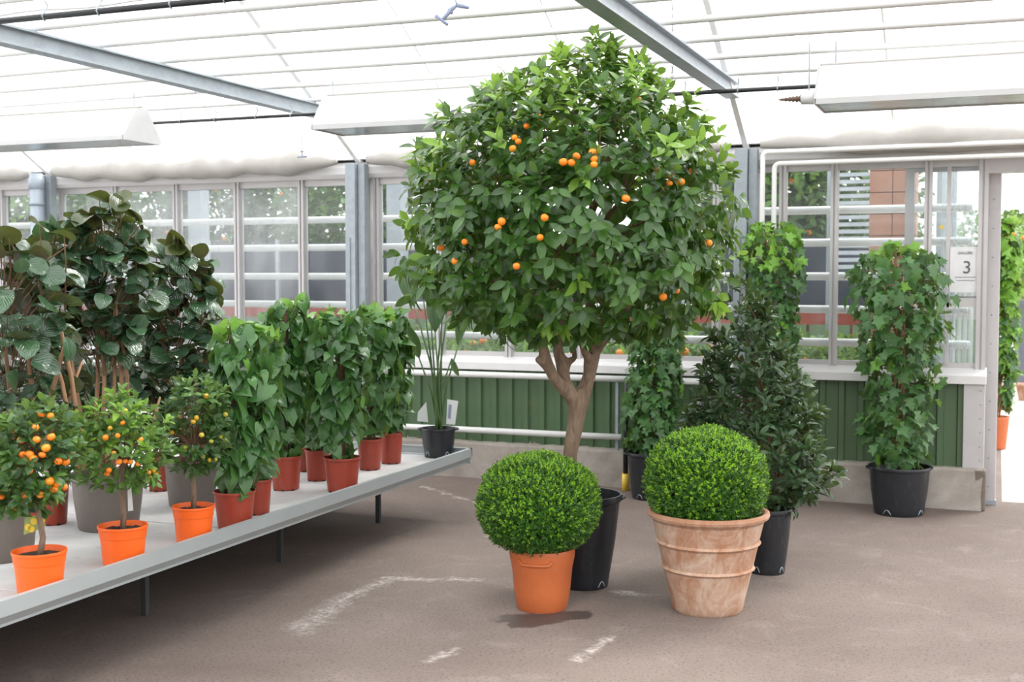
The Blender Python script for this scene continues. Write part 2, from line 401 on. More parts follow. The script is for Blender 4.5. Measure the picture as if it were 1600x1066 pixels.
# posts and the roof trusses
for i, X in enumerate(XPOST + [1.40]):
    if X < 1:
        MB().box((X - .055, YC - .13, .27), (X + .03, YC - .02, 2.36)).box((X + .034, YC - .09, .27), (X + .09, YC - .02, 2.36)).box((X - .02, YC-.14, 1.0), (X - .01, YC-.13, 1.8)).build('trim_%d' % (4 + i), M['galv'], kind='structure', bevel=.003)
    b = MB()
    b.prism([(-.045, 0), (.045, 0), (.045, .012), (.012, .012), (.012, .085), (.045, .085), (.045, .095), (-.045, .095), (-.045, .085), (-.012, .085), (-.012, .012), (-.045, .012)],
            (X, -5, 2.645), (0,1,0), (1,0,0), (0,0,1), 12.95)
    b.build('trim_%d' % (9 + i), M['galv'], kind='structure')
    # rafter carrying the sheets down to the post
    MB().prism([(-.018, -.05), (.018, -.05), (.018, .0), (-.018, .0)], (X, 8.46, 2.39), Vector((0,-1,.58)).normalized(), (1,0,0), (0,0,1), 5.6)\
        .build('trim_%d' % (14 + i), M['whitepaint'], kind='structure')
# roof of ribbed sheets
rf = MB().box((-14, 3.46, 5.20), (9, 3.54, 5.28)).box((-14, -1.44, 2.33), (9, -1.36, 2.41)).box((-14, YW - .1, 2.40), (9, YW + .1, 2.45)).build('ceiling', M['whitepaint'], kind='structure')
for (y0, z0, y1, z1) in ((YW, 2.42, 3.5, 5.28), (3.5, 5.28, -1.4, 2.42), (-1.4, 2.42, -6.3, 5.28), (YW, 2.42, 13.4, 5.28), (13.4, 5.28, 18.3, 2.42)):
    x = -13.58
    while x < 8.5:
        v = [(x, y0, z0), (x + .985, y0, z0), (x + .985, y1, z1), (x, y1, z1)]
        d = .012; v += [(a, b_, c + d) for a, b_, c in v]
        mesh_obj('roof_sheet', v, [(0,1,2,3)], M['roof'], rf, False)
        MB().prism([(-.006, -.008), (.006, -.008), (.006, .006), (-.006, .006)], (x - .0075, y0, z0), Vector((0, y1-y0, z1-z0)).normalized(), (1,0,0), (0,0,1), math.hypot(y1-y0, z1-z0)).build('glazing_bar', M['whitepaint'], rf)
        x += .995
# rolled thermal screen hanging under the gutter, bay by bay
def screen_roll(x0, x1, idx, sag):
    n = 60; pts = []; v = []; f = []; k = 14
    for i in range(n + 1):
        t = i / n; x = x0 + (x1 - x0) * t
        e = min(1, 6 * t + .35, 6 * (1 - t) + .35)
        rr = (.075 + .012 * math.sin(t * 23 + idx) + .008 * math.sin(t * 61)) * e
        zc = 2.385 - sag * math.sin(t * PI) * .02 + .006 * math.sin(t * 37)
        for j in range(k):
            a = 2 * PI * j / k
            v.append((x, YC - .09 + rr * 1.1 * math.cos(a), zc + rr * (math.sin(a) if math.sin(a) < 0 else math.sin(a) * (.9 + .5 * abs(math.sin(t * 40 + idx))))))
    f = [(i*k+j, i*k+(j+1) % k, (i+1)*k+(j+1) % k, (i+1)*k+j) for i in range(n) for j in range(k)]
    f += [tuple(range(k)), tuple(n*k+j for j in range(k))]
    return mesh_obj('screen_roll', v, f, M['fabric'], None, True)
tag(screen_roll(-7.50, -4.75, 1, 1), 'rolled off-white shading screen under the gutter left of the middle post', 'shade screen', 'rolled shading screens')
tag(screen_roll(-4.48, -1.72, 2, .6), 'rolled off-white shading screen behind the big orange tree', 'shade screen', 'rolled shading screens')
tag(screen_roll(-1.50, 3.6, 3, .8), 'rolled off-white shading screen above the white bent pipes on the right', 'shade screen', 'rolled shading screens')
tag(screen_roll(-10.6, -7.76, 4, 1), 'rolled off-white shading screen left of the grey downpipe', 'shade screen', 'rolled shading screens')

# white overhead pipes running along the house
PIPES = [5.0, 5.5, 6.04, 6.56, 7.12, 7.72, 4.45]
plab = {5.0: 'white overhead pipe crossing the top edge of the picture',
        5.5: 'white overhead pipe, third from the camera below the top edge', 6.04: 'white overhead pipe, fourth from the camera',
        6.56: 'white overhead pipe, fifth from the camera', 7.12: 'white overhead pipe, sixth from the camera',
        7.72: 'farthest white overhead pipe, nearest the window wall', 4.45: 'nearest white overhead pipe at the top left corner'}
for Y in PIPES:
    b = MB(); zz = 2.765
    b.tube([(-13 + i * 1.0, Y, zz + .006 * math.sin(i * 1.7 + Y)) for i in range(19)], .0175, 12)
    pipe = b.build('overhead_pipe', M['pipepaint'], None, True, label=plab[Y], cat='pipe', group='white overhead pipes')
# black hose lines with clips
def hose(Y, z, x0, x1, clips, label, r=.012, cable=False, nm='irrigation_tube'):
    t = empty(nm, (x0, Y, z), label=label, cat='tube')
    MB().tube([(0, 0, 0), (x1 - x0, 0, 0)], r, 10).build('tube', M['blacktube'], t, True)
    for c in clips:
        MB().tube([(c - x0, 0, -r*1.3), (c - x0, -r*1.3, 0), (c - x0, 0, r*1.6), (c - x0, .02, .05), (c-x0, .0, .07)], .004, 6).build('clip', M['galv'], t, True)
    if cable:
        MB().tube([((x1-x0)*i/30, .03, .036 + .006*math.sin(i*1.3)) for i in range(31)], .006, 6).build('cable', M['whitepaint'], t, True)
pA = at_Y(0, 33, 4.3); 
hose(4.3, pA.z, -6, at_Y(522, 0, 4.3).x + .3, [at_Y(q, 20, 4.3).x for q in (70, 155, 268, 352, 462)] , 'black irrigation tube with a white cable at top left', .014, True)
q0 = at_Y(228, 188, 7.14); q1 = at_Y(1275, 141, 7.14)
hose(7.14, (q0.z + q1.z) / 2, q0.x - .05, at_Y(512, 178, 7.14).x, [at_Y(q, 183, 7.14).x for q in (282, 336, 400, 455)], 'thin black tube between the left and middle white reflectors', .011)
hose(7.14, (q0.z + q1.z) / 2, at_Y(1005, 150, 7.14).x, q1.x, [at_Y(q, 150, 7.14).x for q in (1070, 1153, 1215)], 'thin black tube from the tree crown to the right reflector', .013)
# long white reflector troughs
M['trough'] = plain('off_white_enamel', (.50,.50,.50), .45, 0, .03)
def trough(x0, x1, label):
    t = empty('reflector_trough', (x0, 6.95, 2.42), label=label, cat='lamp reflector', group='white reflector troughs')
    L = x1 - x0
    pr = [(-.055, .225), (.055, .225), (.20, .03), (.20, 0), (.192, 0), (.192, .028), (.05, .218), (-.05, .218), (-.192, .028), (-.192, 0), (-.20, 0), (-.20, .03)]
    MB().prism(pr, (0, 0, 0), (1,0,0), (0,1,0), (0,0,1), L).build('housing', M['trough'], t)
    MB().prism([(-.19, .006), (.19, .006), (.048, .215), (-.048, .215)], (0.01, 0, 0), (1,0,0), (0,1,0), (0,0,1), L - .02).build('reflector', M['mirror'], t)
    for e in (0, L):
        MB().prism([(-.055, .225), (.055, .225), (.20, .03), (.20, 0), (-.20, 0), (-.20, .03)], (e - .004, 0, 0), (1,0,0), (0,1,0), (0,0,1), .008).build('end_cap', M['trough'], t)
        MB().tube([(e * .96 + L*.02, 0, .22), (e * .96+ L*.02, 0, .36)], .005, 6).build('hanger', M['galv'], t)
    MB().tube([(0, 0, .24), (L, 0, .24)], .008, 8).build('cable', M['fabric'], t)
trough(-8.7, at_Y(222, 205, 6.95).x, 'white reflector trough at far left with its open end showing')
trough(at_Y(512, 195, 6.95).x, at_Y(512, 195, 6.95).x + 2.0, 'white reflector trough whose right end passes behind the tree crown')
trough(at_Y(1281, 150, 6.95).x, 3.2, 'white reflector trough at upper right beside the brown screw plug')
# white stub with screw plug
pp = at_Y(1258, 153, 6.9)
t = empty('pipe_stub', pp, label='white pipe stub with a brown pointed screw plug left of the right trough', cat='pipe')
MB().tube([(-.02, 0, 0), (.02, 0, 0), (.022, 0, 0), (.06, 0, 0)], [.036, .036, .039, .039], 16).build('socket', M['sill'], t, True)
pl = []; rr = []
for i in range(22):
    pl.append((-.02 - i * .006, 0, -.003)); rr.append((.019 - .0006 * i) * (1 + .28 * math.sin(i * 1.9)) if i < 17 else .009 * (22 - i) / 5)
MB().tube(pl, rr, 12).build('screw_plug', M['brownplug'], t, True)
MB().tube([(.02, 0, .03), (.02, 0, .30)], .004, 6).build('hanger', M['galv'], t)
# hanging chains, mist nozzle, hooks
def chain(px, y0, y1, Y, label, nm='hanging_chain'):
    a = at_Y(px, y1, Y); top = at_Y(px, y0, Y).z
    t = empty(nm, a, label=label, cat='chain'); n = int((top - a.z) / .028)
    for i in range(n):
        pts = [(.006*math.cos(g) * (1 if i % 2 else 0), .006*math.cos(g) * (0 if i % 2 else 1), i * .028 + .014 + .017 * math.sin(g)) for g in [2*PI*j/8 for j in range(9)]]
        MB().tube(pts, .0022, 5, False).build('chain_link', M['galv'], t, True)
chain(305, -60, 152, 6.9, 'thin steel chain hanging to the left grey beam')
chain(1050, -40, 130, 6.5, 'thin steel chain hanging beside the right grey beam')
t = empty('wire_hook', at_Y(472, 245, 7.14), label='small wire hook hanging below the black tube left of the middle post', cat='hook')
MB().tube([(0, 0, .0), (0, 0, .24)], .003, 6).build('wire', M['galv'], t, True)
MB().tube([(-.035, 0, 0), (.035, 0, 0)], .006, 6).build('crossbar', M['bluegrey'], t, True)
MB().tube([(-.012, 0, .035), (.012, 0, .035)], .005, 6).build('crossbar', M['bluegrey'], t, True)
c0 = at_D(703, 20, 4.9)
t = empty('mist_nozzle', c0, label='blue-grey forked mist nozzle hanging at the top centre', cat='nozzle')
def loc(px, py): return at_D(px, py, 4.9) - c0
MB().tube([loc(692, 31), loc(697, 24), loc(706, 14), loc(714, 8)], [.006, .008, .010, .006], 8).build('body', M['bluegrey'], t, True)
MB().tube([loc(714, 8), loc(724, 10), loc(733, 12.5)], [.009, .009, .006], 8).build('arm', M['bluegrey'], t, True)
MB().tube([loc(681, 24), loc(687, 29), loc(692, 33), loc(700, 39)], [.008, .007, .007, .006], 8).build('arm', M['bluegrey'], t, True)
MB().tube([loc(714, 8), loc(712, 2), loc(709, -14)], .0035, 6).build('feed_tube', M['galv'], t, True)
MB().tube([loc(700, 14), loc(707, 21)], [.006, .007], 8).build('knob', M['bluegrey'], t, True)
# round grey downpipe at the left post
dx = at_Y(57, 300, YC - .18).x
t = empty('downpipe', (dx, YC - .18, .0), label='round grey plastic downpipe beside the left steel post', cat='pipe')
MB().tube([(0,0,0), (0,0,2.37)], .055, 20).build('pipe', M['greytube'], t, True)
MB().lathe([(.055, 2.24), (.064, 2.245), (.064, 2.33), (.055, 2.335)], n=20).build('collar', M['greytube'], t, True)
MB().lathe([(.055, 2.10), (.060, 2.10), (.060, 2.13), (.055, 2.13)], n=20).build('collar', M['greytube'], t, True)

# bent white pipes at right
def bent(px, ytop, Y, label, x1=3.4, pxr=None):
    p = at_Y(px, ytop, Y); r = .035; pts = [(0, 0, .28 - p.z), (0, 0, -r)]
    for i in range(1, 6):
        a = PI/2 * i / 6; pts.append((r - r*math.cos(a), 0, -r + r*math.sin(a)))
    pts += [(r, 0, 0), (1.5, 0, .004), (x1 - p.x, 0, 0)]
    MB().tube(pts, .0165, 12).build('heating_pipe', M['whitepaint'], None, True, label=label, cat='pipe').location = p
bent(1192, 238, YC - .17, 'upper white bent pipe running down beside the right post')
bent(1210, 256, YC - .13, 'lower white bent pipe running down beside the right post')
# pair of horizontal pipes in front of the cladding with their black riser
xr = at_Y(1092, 590, YC - .16).x
t = empty('pipe_rail', (xr, YC - .16, .0), label='two white heating pipes along the green cladding behind the tree trunk', cat='pipe')
za = at_Y(860, 589, YC - .16).z; zb = at_Y(860, 678, YC - .16).z; xq = at_Y(971, 684, YC - .16).x - xr
MB().tube([(-9, 0, za), (.0, 0, za)], .022, 14).build('pipe', M['whitepaint'], t, True)
MB().tube([(-9, 0, zb), (xq, 0, zb)], .022, 14).build('pipe', M['whitepaint'], t, True)
for sx in (-6.5, -4.6, -2.75, -.6):
    MB().box((sx, .02, .27), (sx + .02, .05, za)).build('bracket', M['galv'], t)
xk = at_Y(977, 700, YC - .2).x - xr
MB().tube([(xk, -.03, za - .02), (xk, -.03, .12)], .018, 12).build('riser', M['blacktube'], t, True)
MB().tube([(xk, -.03, .0), (xk, -.03, .12)], .026, 14).build('riser_sleeve', M['yellow'], t, True, label='yellow sleeve')

# sliding door leaf and its track post at the right
xd0 = at_Y(1541, 500, 8.62).x; xd1 = at_Y(1561, 500, 8.62).x
d = empty('door_1', (xd0, 8.62, 0), kind='structure'); L = xd1 - xd0
MB().box((L - .085, -.02, .0), (L, .05, 2.26)).build('door_stile', M['alu'], d, bevel=.006)
MB().box((L - .09, -.03, .0), (L + .004, .06, .03)).build('door_foot', M['galv'], d)
MB().box((-.50, -.01, .06), (L - .085, .03, .13)).box((-.5, -.01, .66), (L - .085, .03, .72)).box((-.5, -.01, 1.32), (L - .085, .03, 1.37)).box((-.5, -.01, 2.19), (L - .085, .03, 2.25)).build('door_rail', M['alu'], d)
MB().box((-.52, -.012, 0.02), (-.46, .035, 2.25)).build('door_stile', M['alu'], d)
MB().box((-.46, .006, .13), (L - .085, .01, .66)).build('lower_panel', M['sill'], d)
MB().box((-.46, .006, .72), (L - .085, .012, 1.32)).build('pane', M['glass'], d)
MB().box((-.46, .006, 1.37), (L - .085, .012, 2.19)).build('pane', M['glass'], d)
for j in range(12):
    MB().lathe([(0, .004), (.005, .003), (.006, 0)], n=8).build('screw', M['galv'], d).matrix_local = Matrix.Translation((L - .045, -.02, .12 + j * .188)) @ Matrix.Rotation(PI/2, 4, 'X')
# plastic strip curtain seen through the last window, sticker and paper sign
cx0 = at_Y(1470, 400, 8.72).x; cx1 = at_Y(1524, 400, 8.72).x
t = empty('strip_curtain', (cx0, 8.74, .02), label='milky plastic strip curtain hanging behind the numbered paper sign', cat='curtain')
ns = 6
for i in range(ns):
    a = (cx1 - cx0) * i / ns; w = (cx1 - cx0) / ns * .86
    v = []; k = 6
    for zi in (0, 2.2):
        for j in range(k + 1):
            g = j / k; v.append((a + w * g, .02 * math.sin(g * PI) + .01 * (i % 2), zi))
    mesh_obj('strip', v, [(j, j+1, j+1+k+1, j+k+1) for j in range(k)], M['frost'], t)
s0 = at_Y(1484, 386, YW - .03); s1 = at_Y(1527, 457, YW - .03)
t = empty('paper_sign', (s0.x, YW - .03, s1.z), label='white paper sign with a large 3 on the glass by the doorway', cat='sign')
sw = s1.x - s0.x; sh = s0.z - s1.z
MB().box((0, 0, 0), (sw, .004, sh)).build('sheet', M['paper'], t)
def text(body, size, loc, name):
    c = bpy.data.curves.new(name, 'FONT'); c.body = body; c.size = size; c.extrude = .0006; c.align_x = 'CENTER'
    o = bpy.data.objects.new(name, c); dg = None
    o2 = link(o); bpy.context.view_layer.update(); me = bpy.data.meshes.new_from_object(o2.evaluated_get(bpy.context.evaluated_depsgraph_get()))
    bpy.data.objects.remove(o2); me.materials.clear(); me.materials.append(M['ink'])
    q = link(bpy.data.objects.new(name, me)); q.parent = t; q.location = loc; q.rotation_euler = (PI/2, 0, 0); return q
text('3', .115, (sw * .62, -.002, sh * .42), 'numeral')
text('GALLERI', .024, (sw * .55, -.002, sh * .84), 'lettering')
MB().box((sw*.2, -.002, sh*.33), (sw*.95, 0, sh*.34)).box((sw*.25, -.002, sh*.26), (sw*.9, 0, sh*.268)).build('ruled_line', M['ink'], t)
# frosted lower rail crossing the last bays
MB().box((Xw(1480), YW - .03, 1.30), (XE - .05, YW - .012, 1.36)).box((Xw(1478), YW - .03, .93), (Xw(1484), YW - .012, 2.21)).build('trim_18', M['alu'], kind='structure')
k = MB(); st = at_Y(1471, 355, YW - .012)
v = [(0, 0, 0)] + [(.02 * (1 if i % 2 else .5) * math.cos(i*PI/6), 0, .02 * (1 if i % 2 else .5) * math.sin(i*PI/6)) for i in range(12)]
o = mesh_obj('sticker', v, [(0, 1 + i, 1 + (i+1) % 12) for i in range(12)], M['yellow'], None, False, label='small yellow star-shaped sticker on the glass left of the paper sign', cat='sticker'); o.location = st

# ------------------------------------------------------------------ leaves
def leaf_tmpl(mids, outs, cols, fold=.25, droop=.25, ripple=0.0, seed=0):
    """grid leaf of unit length along +x; cols = s values"""
    r = random.Random(seed); V = []; UV = []
    for m_, (ox, oy) in zip(mids, outs):
        for s in cols:
            a = abs(s); x = m_ + (ox - m_) * a; y = oy * s
            z = fold * abs(y) - droop * x * abs(x) + ripple * math.sin(x * 17 + seed) * a
            V.append((x, y, z + r.uniform(-.012, .012))); UV.append((x, s))
    nc = len(cols); Fc = [(i*nc+j, (i+1)*nc+j, (i+1)*nc+j+1, i*nc+j+1) for i in range(len(mids)-1) for j in range(nc-1)]
    return np.array(V), Fc, np.array(UV)
T5 = (-1, -.5, 0, .5, 1); T3 = (-1, 0, 1)
def prof(w, n, p=1.0, peak=.45):
    mids = [i / n for i in range(n + 1)]
    outs = []
    for m_ in mids:
        q = m_ ** (math.log(.5) / math.log(peak)); outs.append((m_, max(.008, w * math.sin(PI * min(max(q, 0), 1)) ** p)))
    return mids, outs
def variants(f, n=3): return [f(i) for i in range(n)]
LEAF = {}
LEAF['citrus'] = variants(lambda i: leaf_tmpl(*prof(.24, 5, .8, .47), T3, .35 - .1*i, .12 + .15*i, 0, i))
LEAF['kumquat'] = variants(lambda i: leaf_tmpl(*prof(.25, 4, .8, .5), T3, .3, .1 + .12*i, 0, i))
LEAF['bay'] = variants(lambda i: leaf_tmpl(*prof(.19, 4, .9, .5), T3, .3, .05 + .12*i, .01, i))
rm = [0, .06, .22, .45, .7, .9, 1.0]; ro = [(0, .06), (.06, .25), (.22, .42), (.45, .5), (.7, .46), (.9, .28), (1.0, .06)]
LEAF['aralia'] = variants(lambda i: leaf_tmpl(rm, ro, T5, .10 + .12*i, .05 + .18*i, .018, i))
hm = [0, .0, .12, .32, .55, .8, 1.05]; ho = [(-.02, .03), (-.17, .20), (-.08, .40), (.18, .46), (.48, .36), (.78, .17), (1.05, .01)]
LEAF['heart'] = variants(lambda i: leaf_tmpl(hm, ho, T5, .12, .15 + .15*i, .01, i))
im = [0, .08, .28, .45, .62, 1.0]; io = [(-.12, .13), (-.05, .46), (.24, .27), (.52, .50), (.62, .20), (1.0, .01)]
LEAF['ivy'] = variants(lambda i: leaf_tmpl(im, io, T3, .15 - .1*i, .1 + .15*i, 0, i))
LEAF['box'] = [leaf_tmpl([0, .45, 1], [(0, .02), (.45, .27), (1, .03)], T3, .5, .1, 0, i) for i in range(2)]
LEAF['reed'] = [leaf_tmpl(*prof(.17, 9, .75, .5), T5, .7, .18, .01, i) for i in range(2)]

def norm(a): return a / np.maximum(np.linalg.norm(a, axis=-1, keepdims=True), 1e-9)
def frames(D, Nn):
    x = norm(D); z = Nn - (Nn * x).sum(-1, keepdims=True) * x; z = norm(z); y = np.cross(z, x)
    return np.stack([x, y, z], axis=-1)
MESH = {}
def leaf_mesh(kind, vi, mkey):
    key = (kind, vi, mkey)
    if key not in MESH:
        V, Fc, UV = LEAF[kind][vi]; me = bpy.data.meshes.new(kind + '_leaf'); me.from_pydata(V.tolist(), [], Fc); me.update()
        me.polygons.foreach_set('use_smooth', [True] * len(me.polygons))
        ul = me.uv_layers.new(name='UVMap'); li = np.zeros(len(me.loops), dtype=np.int32); me.loops.foreach_get('vertex_index', li)
        ul.data.foreach_set('uv', UV[li].astype(np.float32).ravel()); me.materials.append(M[mkey]); MESH[key] = me
    return MESH[key]
def stuff_mesh(name, kind, P, R, S, mi, mkeys, parent, origin, label=None):
    """all these leaves as one mesh (kind = stuff)"""
    nv = len(LEAF[kind]); vi = rng.integers(0, nv, len(P)); vs = []; uvs = []; fs = []; ms = []; off = 0
    for k in range(nv):
        V, Fc, UV = LEAF[kind][k]; s = vi == k
        if not s.any(): continue
        W = np.einsum('nij,vj->nvi', R[s], V) * S[s][:, None, None] + P[s][:, None, :]
        n = s.sum(); m_ = len(V); vs.append(W.reshape(-1, 3)); Fa = np.array(Fc)
        fs.append((Fa[None] + (np.arange(n) * m_)[:, None, None] + off).reshape(-1, 4)); uvs.append(np.tile(UV, (n, 1)))
        ms.append(np.repeat(mi[s], len(Fc))); off += n * m_
    V = np.concatenate(vs); Fa = np.concatenate(fs); UV = np.concatenate(uvs); mm = np.concatenate(ms)
    me = bpy.data.meshes.new(name); me.vertices.add(len(V)); me.vertices.foreach_set('co', (V - np.array(origin)).astype(np.float32).ravel())
    me.loops.add(Fa.size); me.loops.foreach_set('vertex_index', Fa.astype(np.int32).ravel())
    me.polygons.add(len(Fa)); me.polygons.foreach_set('loop_start', (np.arange(len(Fa)) * 4).astype(np.int32)); me.polygons.foreach_set('loop_total', np.full(len(Fa), 4, dtype=np.int32))
    for mk in mkeys: me.materials.append(M[mk])
    me.polygons.foreach_set('material_index', mm.astype(np.int32)); me.polygons.foreach_set('use_smooth', np.ones(len(Fa), dtype=bool))
    me.update(calc_edges=True)
    ul = me.uv_layers.new(name='UVMap'); ul.data.foreach_set('uv', UV[Fa.ravel()].astype(np.float32).ravel()); me.validate()
    o = link(bpy.data.objects.new(name, me)); o.parent = parent; tag(o, kind='stuff')
    if label: o['label'] = label
    return o
def emit(root, kind, P, R, S, mi, mkeys, nobj=300, jit=True):
    """nearest leaves as single objects, the rest as one foliage part"""
    o0 = np.array(root.location); P = np.asarray(P); S = np.asarray(S); mi = np.asarray(mi)
    dd = ((P - np.array([0, 0, HC])) ** 2).sum(1); order = np.argsort(dd); one = order[:nobj]; rest = order[nobj:]
    nv = len(LEAF[kind])
    for i in one:
        me = leaf_mesh(kind, int(rng.integers(0, nv)), mkeys[mi[i]])
        o = bpy.data.objects.new('leaf', me); o.parent = root
        m4 = np.eye(4); m4[:3, :3] = R[i] * S[i]; m4[:3, 3] = P[i] - o0
        o.matrix_local = Matrix(m4.tolist()); scene.collection.objects.link(o)
    if len(rest): stuff_mesh('foliage', kind, P[rest], R[rest], S[rest], mi[rest], mkeys, root, o0)

class Body:
    """plant volume given as [(py, left px, right px)] at the plant's own distance"""
    def __init__(s, D, rows, depth=1.0, lump=.12, seed=0):
        rows = sorted(rows, key=lambda r: -r[0]); s.z = []; s.c = []; s.r = []; s.D = D; s.depth = depth; s.lump = lump
        rr = random.Random(seed); s.ph = [rr.uniform(0, 6.28) for _ in range(6)]
        for py, a, b in rows:
            p = at_D((a + b) / 2, py, D); s.z.append(p.z); s.c.append((p - CAM).dot(CR)); s.r.append((b - a) / 2 * D / F)
    def sample(s, n, lo=.55, hi=1.03, zb=1.0, front=False):
        z0, z1 = s.z[0], s.z[-1]; out = []
        zz = np.linspace(z0, z1, 200); rr = np.interp(zz, s.z, s.r); cdf = np.cumsum(rr ** zb); cdf /= cdf[-1]
        z = np.interp(rng.random(n), cdf, zz) + rng.normal(0, .01, n); z = np.clip(z, z0, z1)
        th = rng.random(n) * 2 * PI
        if front: th = -PI/2 + rng.normal(0, 1.1, n)
        f = lo + (hi - lo) * rng.random(n) ** .6
        lump = 1 + s.lump * (np.sin(th * 3 + z * 14 + s.ph[0]) * .5 + np.sin(th * 5 - z * 23 + s.ph[1]) * .5 + .4 * np.sin(z * 41 + s.ph[2] + th))
        r = np.interp(z, s.z, s.r) * f * lump; c = np.interp(z, s.z, s.c)
        R_ = np.array(CR); F_ = np.array(CF)
        base = np.array(CAM)[None] * np.array([[1, 1, 0]]) + c[:, None] * R_ + s.D * F_
        outw = np.cos(th)[:, None] * R_ + (np.sin(th) * s.depth)[:, None] * F_
        P = base + r[:, None] * outw; P[:, 2] = z
        slope = np.gradient(rr, zz); nz = -np.interp(z, zz, slope); nz = np.clip(nz, -2.5, 2.5)
        Nn = norm(np.concatenate([norm(outw)[:, :2], nz[:, None]], 1))
        return P, Nn, (z - z0) / (z1 - z0), f, lump
UP = np.array([0, 0, 1.0])
def rosettes(P, D, k, size, spread, seg=.03, jitter=.25):
    """k leaves around each twig tip P with direction D -> leaf arrays, twig index"""
    n = len(P); D = norm(D); a = norm(np.cross(D, UP + rng.normal(0, .1, (n, 3)))); b = np.cross(D, a)
    PP = []; RR = []; SS = []; ID = []
    for j in range(k):
        g = j * 2.4 + rng.random(n) * .8; el = spread * (1.15 - .75 * j / max(1, k - 1))
        side = np.cos(g)[:, None] * a + np.sin(g)[:, None] * b
        d = norm(D * np.cos(el) + side * np.sin(el) + rng.normal(0, jitter, (n, 3)) * .6)
        nn = norm(D * np.sin(el) - side * np.cos(el) * .9 + UP * .5 + rng.normal(0, jitter, (n, 3)))
        # faces (upper side) turn to the light
        nn = np.where((nn[:, 2:3] < -.2), -nn, nn)
        PP.append(P + D * (j / k) * seg); RR.append(frames(d, nn)); SS.append(size * rng.uniform(.65, 1.15, n) * (1 - .25 * j / k)); ID.append(np.arange(n))
    return np.concatenate(PP), np.concatenate(RR), np.concatenate(SS), np.concatenate(ID)

# ------------------------------------------------------------------ pots
def spot(px, ybot, z0, wbot):
    """centre of a pot whose front foot touches pixel (px, ybot) on the plane z0"""
    p = at_Z(px, ybot, z0); D = dist(p); r = wbot / 2 * D / F
    out = (p - CAM); out.z = 0; out.normalize()
    c = p + out * r; return c, dist(c)
def zrow(py, px, D): return at_D(px, py, D).z
def soil(root, r, z, name='soil'):
    n = 28; v = [(0, 0, z + .004)]; f = []
    for i, q in enumerate((.35, .7, 1)):
        v += [(r*q*math.cos(2*PI*j/n), r*q*math.sin(2*PI*j/n), z + (random.uniform(-.006, .012) if q < 1 else 0)) for j in range(n)]
    f = [(0, 1 + j, 1 + (j+1) % n) for j in range(n)]
    for i in range(2): f += [(1+i*n+j, 1+(i+1)*n+j, 1+(i+1)*n+(j+1) % n, 1+i*n+(j+1) % n) for j in range(n)]
    return mesh_obj(name, v, f, M['soil'], root)
